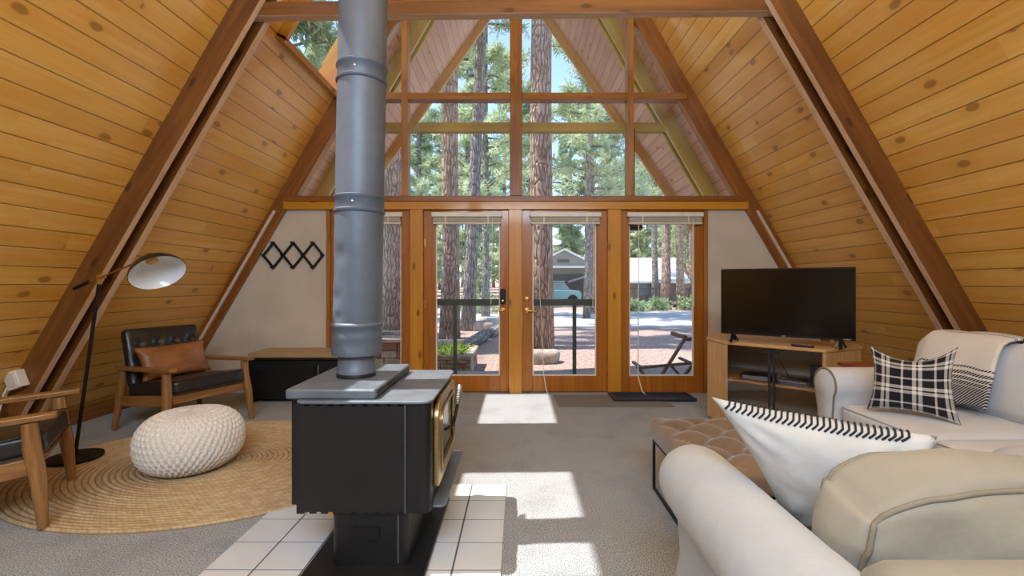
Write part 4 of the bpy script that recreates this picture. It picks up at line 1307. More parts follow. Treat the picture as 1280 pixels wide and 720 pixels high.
# tassels along the far fringe on top
mb = MB()
for k in range(14):
    y = 2.60 - .0*k + k*.0; 
    a = V((2.76+k*.02, 2.53, .935)); mb.tube([a, a + V((.004, -.02, -.004)), a + V((.006, -.045, -.02))], [.006, .008, .003], 6)
fr = mb.build('fringe', M['yarn'], th, smooth=60)

pillow('throw_pillow', [P(1086, 430, 2.70), P(1198, 433, 2.44), P(1202, 532, 2.35), P(1083, 511, 2.64)], .075, M['plaid'],
       'black and white plaid throw pillow in the corner of the white sofa', n=30, pinch=.08, seed=9, pw=.55, chop=.15)

# ================================================================ FOREGROUND LOVESEAT (seen over its back)
LS = thing('loveseat', 'cream slipcovered roll arm loveseat seen from behind in the foreground', 'sofa', (1.3, 1.2, 0))
lo = LS.location
def ladd(mb): mb.v = [p - lo for p in mb.v]; return mb
def lv_arm(xc, sd):
    mb = MB(); r = .126; zc = .562; prof = []; n = 22
    for k in range(n+1):
        th = math.radians(-30 + 240*k/n)
        prof.append((math.cos(th)*r*sd, zc + math.sin(th)*r*1.0))
    prof += [(-.075*sd, .40), (-.075*sd, .10), (.050*sd, .10), (.045*sd, .30), (.050*sd, .42)]
    rings = []
    for (y, k) in tuple((.74+.03*q_, 1.0) for q_ in range(28)) + ((1.585, .985), (1.63, .93), (1.655, .84), (1.668, .70), (1.672, .5)):
        cz = .52; ring = []
        for i, p in enumerate(prof):
            w = .006*noise.noise(V((y*5, p[0]*10, p[1]*6))) + .0035*noise.noise(V((y*16+p[0]*30, p[0]*14, p[1]*9)))
            kk = k if p[1] > .3 else max(k, .9)
            yy = y if p[1] > .35 else min(y, 1.63)
            ring.append(V((xc + p[0]*kk + w, yy, cz + (p[1]-cz)*(kk if p[1] > .45 else 1.0))))
        rings.append(ring)
    mb.loft(rings); ladd(mb)
    return mb.build('arm', M['slip2'], LS, smooth=75)
ARM = lv_arm(.622, -1)
lv_arm(1.79, 1)
mb = MB(); mb.box(.63, 1.78, .76, 1.60, .09, .34); ladd(mb); mb.build('frame', M['slip2'], LS, bevel=.02)
# skirt: flared hem round the base, near-left corner showing
mb = MB(); rings = []
def skirt_ring(z, g, wave):
    pts = []; x0, x1, y0, y1 = .575-g, 1.84+g, .68-g, 1.64+g
    seg = [((x0, y1), (x0, y0), 26), ((x0, y0), (x1, y0), 36), ((x1, y0), (x1, y1), 26), ((x1, y1), (x0, y1), 36)]
    for a, b, n in seg:
        for k in range(n):
            u = k/n; x = a[0]+(b[0]-a[0])*u; y = a[1]+(b[1]-a[1])*u
            nx, ny = (b[1]-a[1]), -(b[0]-a[0]); l = math.hypot(nx, ny); w = wave*math.sin(u*n*1.1)
            pts.append(V((x + nx/l*w*-1, y + ny/l*w*-1, z)))
    return pts
mb.loft([skirt_ring(.30, -.012, 0), skirt_ring(.20, .004, .005), skirt_ring(.015, .03, .011)], cap=False)
ladd(mb); mb.build('skirt', M['slip2'], LS, smooth=180, solid=.008)
# back: rolled top rail with arm-side knuckle
mb = MB(); prof = []; n = 18
for k in range(n+1):
    th = math.radians(-20 + 225*k/n); prof.append((-math.cos(th)*.105, .640 + math.sin(th)*.098))
prof += [(.07, .45), (.07, .10), (-.08, .10), (-.08, .50)]
rings = []
for (x, k) in ((.655, .55), (.662, .78), (.680, .93), (.71, 1.0), (1.2, 1.0), (1.5, 1.0), (1.74, 1.0), (1.77, .9)):
    rings.append([V((x + .004*noise.noise(V((x*7, p[0]*9, p[1]*9))), .815 + p[0]*(k if p[1] > .5 else 1), .60 + (p[1]-.60)*(k if p[1] > .55 else 1))) for p in prof])
mb.loft(rings); ladd(mb); mb.build('back', M['tan_cloth'], LS, smooth=75)
for (xa, xb) in ((.74, 1.20), (1.21, 1.67)):
    mb = MB(); mb.soft(((xb-xa)/2, .31, .08), .04, 10, (0, 0, .015), Matrix.Translation(((xa+xb)/2, 1.31, .42))); ladd(mb); mb.build('seat_cushion', M['slip2'], LS, smooth=180)
# loose back cushions with welted edges
def back_cushion(xc, hw, seed, yaw=0.0):
    Mx = Matrix.Translation((xc, 1.055, .655)) @ Matrix.Rotation(yaw, 4, 'Z') @ Matrix.Rotation(math.radians(9), 4, 'X')
    h = (hw, .085, .185)
    def wr(p, c):
        q = V((p.x*3.0+seed, p.y*3, p.z*3.4))
        p.y += .024*noise.noise(q) * (1 if c.y < 0 else .6)
        p.y += .008*math.sin((p.x*2.2 + p.z*3.0)*9 + seed)*max(0, -c.y)*(1-c.x**2)
        p.z += .018*noise.noise(q*1.1+V((5,0,0))) + .006*noise.noise(q*3.1)
        p.y += .010*noise.noise(q*2.6+V((0,0,3)))*(1 if c.y < 0 else .5)
        p.x += .015*noise.noise(q+V((0,9,0)))
        # corners sag
        cx = max(0, abs(c.x)-.55)/.45; cz = max(0, c.z-.2)/.8
        p.z -= .062*(cx**1.6)*cz; p.x -= (1 if c.x > 0 else -1)*.012*cx*cz
        p.x -= (1 if c.x > 0 else -1)*.012*max(0, -c.z)
        return p
    mb = MB(); mb.soft(h, .030, 24, (.035, .040, .022), Mx, wr); ladd(mb)
    cu = mb.build('back_cushion', M['tan_cloth'], LS, smooth=180)
    for sy in (-1, 1):
        pts = []
        N_ = 96
        for k in range(N_+1):
            # walk round the rounded-rectangle rim on face sy
            s = (k/N_)*4; e = int(s) % 4; f_ = s - int(s)
            c = [(-1+2*f_, -1), (1, -1+2*f_), (1-2*f_, 1), (-1, 1-2*f_)][e]
            q = V((c[0]*hw, sy*h[1], c[1]*h[2])); r_ = .030
            inn = V((max(-hw+r_, min(hw-r_, q.x)), sy*(h[1]-r_), max(-h[2]+r_, min(h[2]-r_, q.z))))
            d = V((q.x-inn.x, q.y-inn.y, q.z-inn.z)); p = inn + d.normalized()*r_
            cc = V((c[0], sy, c[1])); kx, kz = 1-cc.x**2, 1-cc.z**2
            pts.append(Mx @ wr(p + V((0, sy*.003, 0)), cc))
        mb = MB(); mb.tube(pts, .0062, 8, cap=False); ladd(mb); mb.build('welt', M['tan_pipe'], cu, smooth=60)
    return cu
back_cushion(1.02, .28, 2, -.05)
back_cushion(1.49, .165, 11)

# white lumbar pillow with black whip stitching
po_, sheet, nrm_, cen_ = pillow('lumbar_pillow', [P(889, 496, 1.33), P(1172, 545, 1.13), P(1165, 700, 1.16), P(985, 655, 1.36)], .075, M['cream_cloth'],
       'off white lumbar pillow with black whip stitched edge on the loveseat', n=30, pinch=.04, seed=3, pw=.5)
mb = MB(); dirx = (P(1172, 545, 1.13) - P(889, 496, 1.33)).normalized()
for k in range(30):
    u = .09 + .80*k/29
    c = sheet(u, 0.0) - cen_; 
    def face(v_, sg, dx): return sheet(u, v_) - cen_ + nrm_*sg*(.075*(max(0, 1-abs(2*u-1)**2.6)*max(0, 1-abs(2*v_-1)**2.6))**.5 + .004) + dirx*dx
    mb.tube([face(.034, -1, -.020), face(.02, -1, -.011), face(.008, -1, -.003), c + V((0, 0, .002)), face(.012, 1, .002), face(.03, 1, .004)], .0028, 6)
st = mb.build('whip_stitching', M['yarn'], po_, smooth=60)

# ================================================================ TUFTED BENCH
bx0, bx1, by0, by1 = .80, 1.72, 1.98, 2.80
t = thing('tufted_ottoman', 'tan tufted ottoman bench on a thin black metal frame', 'ottoman', ((bx0+bx1)/2, (by0+by1)/2, 0))
hw, hd = (bx1-bx0)/2, (by1-by0)/2
nx, ny = 7, 7
def tuf(p, c):
    if c.z > -.2:
        a = (p.x/hw*.5+.5)*nx; b = (p.y/hd*.5+.5)*ny
        s1 = abs(math.sin(PI*(a+b)/2)); s2 = abs(math.sin(PI*(a-b)/2))
        k = min(1, (1-abs(c.x)**6))*min(1, (1-abs(c.y)**6))
        if c.z > .5: p.z += (.062*(s1*s2)**.42 - .040)*k
    return p
mb = MB(); mb.soft((hw, hd, .06), .035, 44, (.006, .006, .012), Matrix.Translation((0, 0, .372)), tuf)
cu = mb.build('cushion', M['tuft'], t, smooth=180)
for i in range(nx+1):
    for j in range(ny+1):
        if (i+j) % 2 == 0 and 0 < i < nx and 0 < j < ny:
            mb = MB(); mb.ball((((i/nx)*2-1)*hw, ((j/ny)*2-1)*hd, .412), .011, 10, sc=(1,1,.6)); mb.build('button', M['tuft_button'], cu, smooth=180)
mb = MB()
for sx in (-1, 1):
    for (a, b) in (((-1, 0), (1, 0)), ((-1, 1), (1, 1))):
        z = .012 if a[1] == 0 else .300
        mb.bar((sx*(hw-.03), a[0]*(hd-.03), z), (sx*(hw-.03), b[0]*(hd-.03), z), .014, .014)
for sy in (-1, 1): mb.bar((-(hw-.03), sy*(hd-.03), .300), ((hw-.03), sy*(hd-.03), .300), .014, .014)
mb.build('frame', M['black_metal'], t)
for sx in (-1, 1):
    for sy in (-1, 1):
        mb = MB(); mb.bar((sx*(hw-.03), sy*(hd-.03), .005), (sx*(hw-.03), sy*(hd-.03), .30), .014, .014, (0,1,0)); mb.build('leg', M['black_metal'], t)
# ================================================================ OUTSIDE
GZ = -.20
def G(px, py):                       # pixel on the outdoor ground
    y = F*(CH-GZ)/(py-VY); return V(((px-VX)/F*y, y, GZ))
mb = MB()
n = 60
def gfn(u, v):
    x = -70+140*u; y = 5.34+ (115)*v*v
    h = 0.0 if y < 9 else .10*noise.noise(V((x*.15, y*.15, 0)))*min(1, (y-9)/6)
    if 14 < y < 26: h *= .25
    return V((x, y, GZ + h - .02 + max(0, (y-45))*.03))
mb.grid(gfn, 90, 70)
o = mb.build('ground', M['ground'], smooth=180); tag(o, 'pinkish gravel and needle litter ground outside under the pines', 'ground', kind='structure')
mb = MB(); mb.box(-60, 60, 15.2, 24.0, GZ-.02, GZ+.03); o = mb.build('road', M['road'], uv=(1,0,0)); tag(o, 'pale grey road crossing beyond the yard', 'road', kind='structure')
mb = MB(); mb.box(-3.6, 3.6, GY+.13, 6.75, GZ-.0, -.04); o = mb.build('porch_deck', M['deck'], uv=(1,0,0)); tag(o, 'weathered porch deck just outside the glass doors', 'deck', kind='structure')

# screen doors hung outside the glass doors: green push bar and lower upright
for nm, a, b, ux in (('left', 541, 628, 569), ('right', 662, 749, 718)):
    y = GY+.17; k = F/y
    xa, xb = (a-3-VX)/F*y, (b+3-VX)/F*y
    t = thing('screen_door', 'dark green screen door bar outside the %s glass door' % nm, 'screen door', ((xa+xb)/2, y, -.04))
    w = (xb-xa)/2
    zz = lambda py: CH + (VY-py)/F*y + .04
    mb = MB(); mb.box(-w, -w+.05, -.012, .012, .0, 2.1); mb.box(w-.05, w, -.012, .012, 0, 2.1); mb.box(-w+.05, w-.05, -.012, .012, 0, .18); mb.box(-w+.05, w-.05, -.012, .012, 2.02, 2.1)
    mb.build('frame', M['screen_green'], t)
    mb = MB(); mb.box(-w+.05, w-.05, -.016, .010, zz(382), zz(374)); mb.build('push_bar', M['screen_green'], t, bevel=.003)
    ox = (ux-VX)/F*y - (xa+xb)/2
    mb = MB(); mb.box(ox-.022, ox+.022, -.012, .012, .18, zz(382)-.001); mb.build('upright', M['screen_green'], t)

# dark domed porch lamp hanging near the right sidelight top
q = P(793, 282, 5.9)
t = thing('porch_lamp', 'dark dome lamp hanging outside above the right sidelight', 'lamp', q)
mb = MB(); mb.lathe([(0, .05), (.03, .05), (.10, .0), (.11, -.04), (.09, -.06), (0, -.065)], 24); mb.build('shade', M['device'], t, smooth=50)
mb = MB(); mb.tube([(0, 0, .05), (0, 0, 3.26 - q.z), (0, .12, 3.26-q.z)], .006, 6); mb.build('cord', M['device'], t, smooth=60)

# planters with plants
def planter(label, x0, x1, y0, y1, ztop, plant_label, seed):
    t = thing('stone_planter', label, 'planter', ((x0+x1)/2, (y0+y1)/2, GZ))
    r = random.Random(seed); w, d = (x1-x0)/2, (y1-y0)/2; h = ztop - GZ
    mb = MB(); mb.box(-w+.05, w-.05, -d+.05, d-.05, 0, h-.06); mb.build('fill', M['ground'], t)
    mb = MB(); rowsn = 4; rh = (h-.06)/rowsn
    for j in range(rowsn):
        z0 = j*rh
        for (ax_, L_, fixed, sgn) in (('x', w, -d, -1), ('x', w, d, 1), ('y', d, -w, -1), ('y', d, w, 1)):
            p = -L_
            while p < L_ - .02:
                q_ = min(L_, p + r.uniform(.14, .34)); mi = 1 if r.random() < .3 else 0; jt = r.uniform(0, .02)
                if ax_ == 'x': mb.box(p+.006, q_-.006, fixed-.05-jt*(sgn < 0), fixed+.05+jt*(sgn > 0), z0+.005, z0+rh-.005, mi)
                else: mb.box(fixed-.05-jt*(sgn < 0), fixed+.05+jt*(sgn > 0), p+.006, q_-.006, z0+.005, z0+rh-.005, mi)
                p = q_
    mb.build('stone_courses', [M['stone'], M['red_stone']], t, bevel=.012)
    mb = MB(); 
    for (a, b, c, e) in ((-w-.08, w+.08, -d-.08, -d+.08), (-w-.08, w+.08, d-.08, d+.08), (-w-.08, -w+.08, -d+.08, d-.08), (w-.08, w+.08, -d+.08, d-.08)): mb.box(a, b, c, e, h-.06, h)
    mb.build('cap_stones', M['stone'], t, bevel=.01)
    if plant_label:
        p = thing('garden_plant', plant_label, 'plant', ((x0+x1)/2, (y0+y1)/2, ztop-.06))
        mb = MB()
        for k in range(260):
            a = r.uniform(0, 2*PI); b0 = V((r.uniform(-w*.7, w*.7), r.uniform(-d*.7, d*.7), 0)); L_ = r.uniform(.12, .34)
            dr = V((math.cos(a), math.sin(a), r.uniform(.5, 1.6))).normalized(); sd = dr.cross(V((0,0,1))).normalized()*r.uniform(.010, .022)
            m_ = b0 + dr*L_*.55; e = b0 + dr*L_ - V((0,0,L_*.18))
            mb.add([b0 - sd*.3, b0 + sd*.3, m_ + sd, e, m_ - sd], [(0,1,2,3,4)])
        mb.build('leaves', M['shrub'], p)
planter('stone planter with leafy plants seen through the left glass door', -1.45, -.80, 7.2, 8.3, .12, 'bright green leafy plant in the stone planter by the left door', 1)
planter('larger stone planter seen through the left sidelight behind the stove', -2.6, -1.75, 7.4, 8.6, .36, None, 2)
# log edging
def logs(label, pts, r0):
    t = thing('log_edging', label, 'log', pts[0])
    mb = MB(); o = V(pts[0])
    mb.tube([V(p)-o for p in pts], r0, 10); mb.build('log', M['bark_grey'], t, smooth=60, uv=V(pts[-1])-V(pts[0]))
a, b = G(578, 441), G(628, 413)
c = a.lerp(b, .5)
logs('fallen log edging the path, nearer piece left of the doors', [a + V((0,0,.10)), c + V((-.05,0,.12))], [.13, .15])
logs('fallen log edging the path, farther piece toward the road', [c + V((.05,.3,.10)), b + V((0,0,.12))], [.15, .12])
for k, (px, py, s, lab) in enumerate(((592, 408, .5, 'pale boulder beside the path by the second pine'), (606, 412, .42, 'pale boulder at the path edge near the road'), (676, 452, .34, 'pale stone at the foot of the big pine trunk'))):
    q = G(px, py); mb = MB(); mb.soft((s, s*.6, s*.42), s*.3, 6, (0,0,0), None, lambda p, c: p*(1+.25*noise.noise(p*3+V((k*5,0,0)))))
    o = mb.build('boulder', M['stone'], smooth=60); o.location = q + V((0, 0, s*.25)); tag(o, lab, 'boulder')

# folding deck chair behind the right sidelight
q = V((0, 0, -.04))
t = thing('deck_chair', 'weathered brown folding deck chair on the porch behind the right sidelight', 'deck chair', (1.9, 6.2, -.04), 0)
def dl(px, py, Y): return P(px, py, Y) - V((1.9, 6.2, -.04))
for (Y, nm) in ((6.0, 0), (6.45, 1)):
    k = 1
    mb = MB(); mb.bar(dl(824, 474, Y), dl(857, 422, Y), .03, .06, (0,1,0)); mb.build('back_rail', M['brown_chair'], t, uv=(.5,0,.8), bevel=.004)
    mb = MB(); mb.bar(dl(796, 459, Y), dl(812, 474, Y), .03, .055, (0,1,0)); mb.build('leg', M['brown_chair'], t, uv=(.5,0,.8), bevel=.004)
    mb = MB(); mb.bar(dl(838, 456, Y), dl(852, 472, Y), .03, .055, (0,1,0)); mb.bar(dl(852, 474, Y), dl(870, 450, Y), .03, .055, (0,1,0)); mb.build('cross_leg', M['brown_chair'], t, uv=(.5,0,.8), bevel=.004)
    mb = MB(); mb.bar(dl(797, 460, Y), dl(872, 453, Y), .03, .05, (0,1,0)); mb.build('seat_rail', M['brown_chair'], t, uv=(1,0,0), bevel=.004)
mb = MB(); mb.bar(dl(857, 422, 5.98), dl(857, 422, 5.98)+V((0,.52,0)), .05, .05); mb.bar(dl(857, 424, 5.98), dl(885, 424, 5.98), .05, .045); mb.build('top_rail', M['brown_chair'], t, bevel=.004)
for u in (.04, .96):
    p = dl(800, 459.5, 6.0).lerp(dl(868, 453.5, 6.0), u); mb = MB(); mb.bar(p + V((0,-.02,-.01)), p + V((0,.47,-.01)), .04, .03); mb.build('cross_bar', M['brown_chair'], t, uv=(0,1,0))

# ---- trees
def star(rnd, c, L, n, w):
    vs, fs = [], []
    for i in range(n):
        d = V((rnd.gauss(0,1), rnd.gauss(0,1), rnd.gauss(.15,.8))).normalized()
        s = d.cross(V((rnd.random(), rnd.random(), rnd.random()+.1))).normalized()*w
        b = len(vs); m_ = c + d*L*.5
        vs += [c, m_ + s, c + d*L, m_ - s]; fs.append((b, b+1, b+2, b+3))
    return vs, fs
def crown_mesh(seed, h, z0, spread, nb, tufts, L, w, cone=.75):
    rnd = random.Random(seed); mb = MB(); bm_ = MB()
    for i in range(nb):
        u = (i + rnd.random())/nb; z = z0 + (h-z0)*u**.95
        r = spread*(1 - cone*u)*rnd.uniform(.55, 1.1); a = rnd.uniform(0, 2*PI)
        d = V((math.cos(a), math.sin(a), rnd.uniform(-.1, .35)))
        b0 = V((0, 0, z)); b1 = b0 + d*r; bend = V((0,0,-.12*r))
        bm_.tube([b0, b0 + d*r*.5 - bend*.4, b1 + bend], [.05, .035, .012], 5)
        for k in range(tufts):
            s = rnd.uniform(.25, 1.05); p = b0 + d*r*s + V((rnd.gauss(0,.22), rnd.gauss(0,.22), rnd.gauss(0,.16)))*max(.5, r*.35)
            v, f = star(rnd, p, L*rnd.uniform(.7, 1.3), 6, w); mb.add(v, f)
    return mb, bm_
def trunk_pts(h, lean=0.0, seed=0):
    return [V((lean*z + .06*noise.noise(V((z*.25, seed, 0))), .05*noise.noise(V((z*.25, seed, 7))), z)) for z in [h*i/10 for i in range(11)]]
def make_tree(label, seed, h, r0, crown, bark, leaf, lean=0.0, loc=(0,0,0), group=None, cat='tree'):
    t = thing('pine_tree', label, cat, loc, 0, group)
    mb = MB(); pts = trunk_pts(h, lean, seed); mb.tube(pts, [r0*(1.18 if i == 0 else 1.0)*(1-(.045 if crown and crown[1] > 7 else .075)*i) for i in range(11)], 18); mb.build('trunk', bark, t, smooth=180, uv=(0,0,1))
    if crown:
        c, b = crown_mesh(seed, *crown); 
        c.build('needles', leaf, t); b.build('branches', bark, t, smooth=180, uv=(0,0,1))
    return t
def at(px, Y): return ((px-VX)/F*Y, Y, GZ-.05)
# the named trunks close by
y1 = 10.4
make_tree('thick ponderosa pine trunk straight behind the right glass door', 3, 19, .285, (19, 9.5, 2.6, 34, 60, .30, .016, .7), M['bark'], M['needles'], .006, at(675, y1))
make_tree('ponderosa trunk with sunlit left side behind the left glass door', 5, 19, .245, (19, 9, 2.4, 30, 60, .30, .016, .7), M['bark'], M['needles'], .003, at(562, 12.2))
make_tree('leaning dark pine trunk just right of the sunlit trunk, left door', 8, 17, .21, (17, 8, 2.2, 26, 60, .30, .016, .7), M['bark_grey'], M['needles'], .045, at(585, 14.4))
make_tree('pine trunk filling the left sidelight right of the stove pipe', 9, 18, .235, (18, 9, 2.4, 28, 60, .30, .016, .7), M['bark'], M['needles'], .0, at(491, 11.0))
for k, (px, Y, r, ln, lab) in enumerate(((738, 22, .24, .0, 'straight pine trunk at the right edge of the right door glass'), (819, 30, .23, -.012, 'left trunk of the pine cluster beyond the road, right sidelight'),
        (832, 27, .30, .008, 'thick middle trunk of the pine cluster beyond the road, right sidelight'), (851, 26.5, .24, -.02, 'right trunk of the pine cluster beyond the road, right sidelight'),
        (607, 20, .17, .0, 'slim grey pine trunk at the right side of the left door glass'), (864, 33, .18, 0, 'slim trunk near the right edge of the right sidelight'), (733, 19, .14, .012, 'slim dark trunk rising in the right of centre gable pane'))):
    make_tree(lab, 20+k, 21, r, (21, 4.5 if Y < 25 else 6, 3.0, 50, 50, .34, .026, .7), M['bark'] if k in (0, 2, 3, 5) else M['bark_grey'], M['needles'] if k % 2 else M['needles2'], ln, at(px, Y))
# forest behind: three kinds copied about
KIND = []
for k, (lab, h, cr, bk, lf) in enumerate((('tall distant pine with pale green crown in the forest beyond the road', 22, (22, 1.6, 2.4, 80, 44, .42, .034, .72), 'bark_grey', 'needles2'),
        ('tall distant pine with deeper green crown in the forest beyond the road', 24, (24, 2.6, 2.5, 84, 44, .42, .034, .72), 'bark', 'needles'),
        ('young bushy pine low in the forest beyond the road', 9, (9, .3, 2.3, 60, 44, .36, .03, .85), 'bark_grey', 'needles2'))):
    KIND.append(make_tree(lab, 60+k, h, .24 if k < 2 else .10, cr, M[bk], M[lf], 0, (0, 0, 0), ('pale crowned forest pines', 'deep green forest pines', 'young forest pines')[k]))
rr = random.Random(11); spots = []
for Y in (29, 36, 43, 50, 58, 66, 75):
    x = -.44*Y
    while x < .46*Y:
        spots.append((x + rr.uniform(-.3, .3), Y + rr.uniform(-.8, .8))); x += rr.uniform(5.4, 6.6)
first = [True]*3
for i, (x, y) in enumerate(spots):
    if 1.0 < x < 6.2 and 30 < y < 41: continue          # the grey house stands here
    if 7.0 < x < 12 and 28 < y < 37: continue
    if y < 36 and -.02 < x/y < .22: continue
    k = rr.choice((0, 1, 1, 2, 0)) if y < 50 else rr.choice((0, 1))
    o = KIND[k] if first[k] else copy_tree(KIND[k]); first[k] = False
    o.location = (x, y, GZ + max(0, y-45)*.03 - .05); o.rotation_euler.z = rr.uniform(0, 6.28); s = rr.uniform(.9, 1.08); o.scale = (s, s, s)
# pines standing left of the yard: they throw the shade bands over the gravel
SH = None
for i, (x, y) in enumerate(((-9.5, 8.2), (-8.4, 10.4), (-11, 12.6), (-9.0, 17.5), (-12, 20.5))):
    if SH is None: SH = o = make_tree('pine beside the yard, shading the gravel from the left', 90, 13, .22, (13, 3.5, 2.6, 34, 22, .5, .05, .7), M['bark'], M['needles'], 0, (0,0,0), 'pines left of the yard')
    else: o = copy_tree(SH)
    o.location = (x, y, GZ-.05); o.rotation_euler.z = i*1.3; o.scale = (1.2, 1.2, 1.3)
# low shrubs before the far cabins
mb0 = None
for i, (px, py, s, lab) in enumerate(((822, 388, .6, 'low scrubby bush at the foot of the middle trunk cluster'), (864, 387, .7, 'low scrubby bush at the right edge beyond the road'), (796, 390, .5, 'low scrubby bush before the pale roofed cabin'), (600, 392, .9, 'low bush beyond the road behind the left door'))):
    rnd = random.Random(200+i); mb = MB()
    for k in range(90):
        p = V((max(-1, min(1, rnd.gauss(0, .5)))*s, max(-.7, min(.7, rnd.gauss(0, .35)))*s, min(1.1, abs(rnd.gauss(.45, .3)))*s)); v, f = star(rnd, p, .3, 6, .04); mb.add(v, f)
    o = mb.build('shrub', M['needles']); q = G(px, py); o.location = q; tag(o, lab, 'bush')

# ---- far houses and the parked car
def gable_house(name, label, x0, x1, y0, y1, zb, ze, zr, wall, roofm, along='y', over=.35, doors=None):
    t = thing(name, label, 'house', ((x0+x1)/2, (y0+y1)/2, GZ))
    ox, oy = (x0+x1)/2, (y0+y1)/2; w, d = (x1-x0)/2, (y1-y0)/2; e, r = ze-GZ, zr-GZ
    mb = MB()
    if along == 'y': mb.pxz([(-w, 0), (w, 0), (w, e), (0, r), (-w, e)], -d, d)
    else: mb.pyz([(-d, 0), (d, 0), (d, e), (0, r), (-d, e)], -w, w)
    mb.build('walls', wall, t)
    mb = MB(); th_ = .16
    if along == 'y':
        k = (r-e)/w
        for s in (-1, 1): mb.pxz([(0, r+.01), (s*(w+over), e-k*over+.01), (s*(w+over), e-k*over+th_), (0, r+th_)], -d-over, d+over)
    else:
        k = (r-e)/d
        for s in (-1, 1): mb.pyz([(0, r+.01), (s*(d+over), e-k*over+.01), (s*(d+over), e-k*over+th_), (0, r+th_)], -w-over, w+over)
    mb.build('roof', roofm, t)
    return t, ox, oy, w, d
t, ox, oy, w, d = gable_house('garage_house', 'grey gabled garage house far behind the right glass door', 1.7, 5.3, 34, 39, GZ, 2.85, 3.75, M['house_grey'], M['roof_white'])
mb = MB(); mb.box(-.55, .35, -d-.04, -d, 3.05, 3.3); mb.build('vent', M['house_dark'], t)
mb = MB(); mb.box(-w-.2, w+.3, -d-.9, -d-.0, 2.62, 2.78); mb.build('porch_roof', M['roof_white'], t)
mb = MB(); mb.box(-w+.3, w-.4, -d-.05, -d, .0, 2.2); mb.build('carport_opening', M['house_dark'], t)
mb = MB(); mb.bar((.2, -d-.5, 1.6), (w+.6, -d-.5, 2.3), .1, .14); mb.build('lean_to_rafter', M['roof_grey'], t)
t, ox, oy, w, d = gable_house('cabin', 'pale roofed cabin with a deck railing behind the right sidelight', 7.4, 10.9, 30.5, 36, GZ, 1.55, 3.0, M['house_brown'], M['roof_white'], 'x', .5)
mb = MB(); mb.box(-w-.4, w+1.6, -d-1.5, -d, .15, .28)
mb.build('deck_floor', M['deck'], t)
mb = MB(); mb.box(-w-.4, w+1.6, -d-1.5, -d-1.42, 1.12, 1.22); mb.box(-w-.4, w+1.6, -d-1.5, -d-1.44, .42, .48)
for k in range(16): x = -w-.36 + k*((2*w+1.9)/15); mb.box(x-.03, x+.03, -d-1.49, -d-1.43, 0, 1.12)
mb.build('railing', M['house_dark'], t)
mb = MB(); mb.box(-1.2, -.3, -d-.03, -d, .7, 1.6); mb.build('window', M['car_glass'], t)
t, ox, oy, w, d = gable_house('cabin', 'brown cabin far off at the left seen past the stove pipe', -12.5, -8.2, 30, 35, GZ, 2.4, 3.9, M['house_brown'], M['roof_grey'], 'x', .4)
mb = MB(); mb.box(.6, 1.6, -d-.03, -d, .9, 1.9); mb.build('window', M['car_glass'], t)
# parked car
t = thing('car', 'pale teal boxy car parked before the grey garage house', 'car', (2.75, 31.8, GZ+.03), 0)
mb = MB(); mb.pxz([(-1.5, .35), (1.6, .35), (1.65, .75), (1.5, .95), (.85, 1.02), (-1.45, 1.02), (-1.55, .8)], -.8, .8); mb.build('body', M['teal'], t, bevel=.06)
mb = MB(); mb.pxz([(-1.40, 1.02), (.85, 1.02), (.45, 1.55), (-1.25, 1.58)], -.72, .72); mb.build('cabin', M['car_glass'], t, bevel=.05)
mb = MB(); mb.box(-1.28, .48, -.74, .74, 1.56, 1.63); mb.build('roof', M['teal'], t, bevel=.02)
for x in (-.95, 1.0):
    for y in (-.78, .78):
        mb = MB(); mb.lathe([(0, -.1), (.33, -.1), (.35, -.06), (.35, .06), (.33, .1), (0, .1)], 20, (x, y, .35), (0,1,0)); mb.build('wheel', M['tyre'], t, smooth=40)
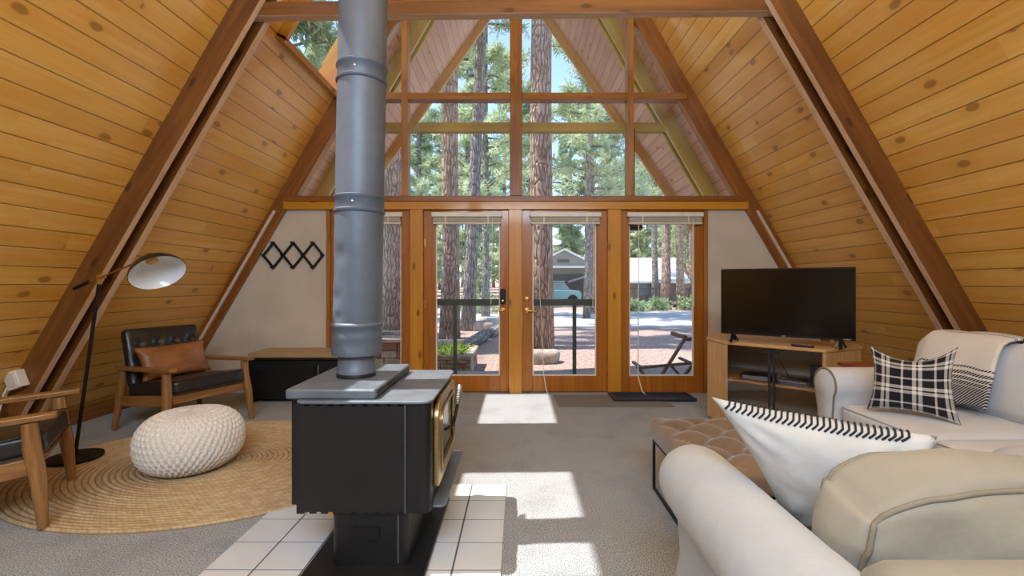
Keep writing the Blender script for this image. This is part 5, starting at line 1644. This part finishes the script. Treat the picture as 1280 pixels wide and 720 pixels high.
# ================================================================ LIGHT, SKY, CAMERA
w = bpy.data.worlds.new('World'); scene.world = w; w.use_nodes = True
nt = w.node_tree; nt.nodes.clear()
sky = nt.nodes.new('ShaderNodeTexSky'); sky.sky_type = 'NISHITA'; sky.sun_disc = False
sky.sun_elevation = math.radians(63); sky.sun_rotation = math.radians(-96); sky.altitude = 2000; sky.air_density = 1.0; sky.dust_density = 1.5
bg = nt.nodes.new('ShaderNodeBackground'); bg.inputs[1].default_value = SKY_STR
out = nt.nodes.new('ShaderNodeOutputWorld')
nt.links.new(sky.outputs[0], bg.inputs[0]); nt.links.new(bg.outputs[0], out.inputs[0])

def light(name, typ, loc, direction, energy, color=(1,1,1), **kw):
    ld = bpy.data.lights.new(name, typ); ld.energy = energy; ld.color = color
    for k, v in kw.items(): setattr(ld, k, v)
    o = bpy.data.objects.new(name, ld); COL.objects.link(o); o.location = loc
    o.rotation_euler = V(direction).to_track_quat('-Z', 'Y').to_euler()
    return o
light('sun', 'SUN', (-10, 0, 20), (.485, .026, -1), SUN_STR, (1, .965, .90), angle=math.radians(.55))
# added fill lights without fixtures, behind and above the camera
light('rear_fill', 'AREA', (0.2, -2.2, 3.25), (0, .95, -.25), REAR_W, (.72, .86, 1), shape='RECTANGLE', size=3.6, size_y=.36)
light('overhead_fill', 'AREA', (-.5, -.8, 3.0), (0, .45, -1), OVERHEAD_W, (.68, .84, 1), shape='RECTANGLE', size=2.4, size_y=.7)
light('up_fill', 'AREA', (.2, .65, 2.97), (0, .0, 1), UP_W, (.62, .80, 1), shape='RECTANGLE', size=2.4, size_y=.7)

cam = bpy.data.cameras.new('camera'); co_ = bpy.data.objects.new('camera', cam); COL.objects.link(co_)
co_.location = (0, 0, CH); co_.rotation_euler = (math.radians(90), 0, 0)
cam.sensor_width = 36; cam.lens = 36*F/1280; cam.shift_x = -(VX-640)/1280; cam.shift_y = (VY-360)/1280; cam.clip_start = .02; cam.clip_end = 400
scene.camera = co_
scene.view_settings.view_transform = 'Standard'; scene.view_settings.look = 'None'
scene.view_settings.gamma = 1; scene.view_settings.use_curve_mapping = False
scene.view_settings.exposure = EXPO
try:
    scene.cycles.use_denoising = True; scene.cycles.max_bounces = 10; scene.cycles.diffuse_bounces = 4; scene.cycles.transparent_max_bounces = 16
    scene.cycles.sample_clamp_indirect = 6
except Exception: pass
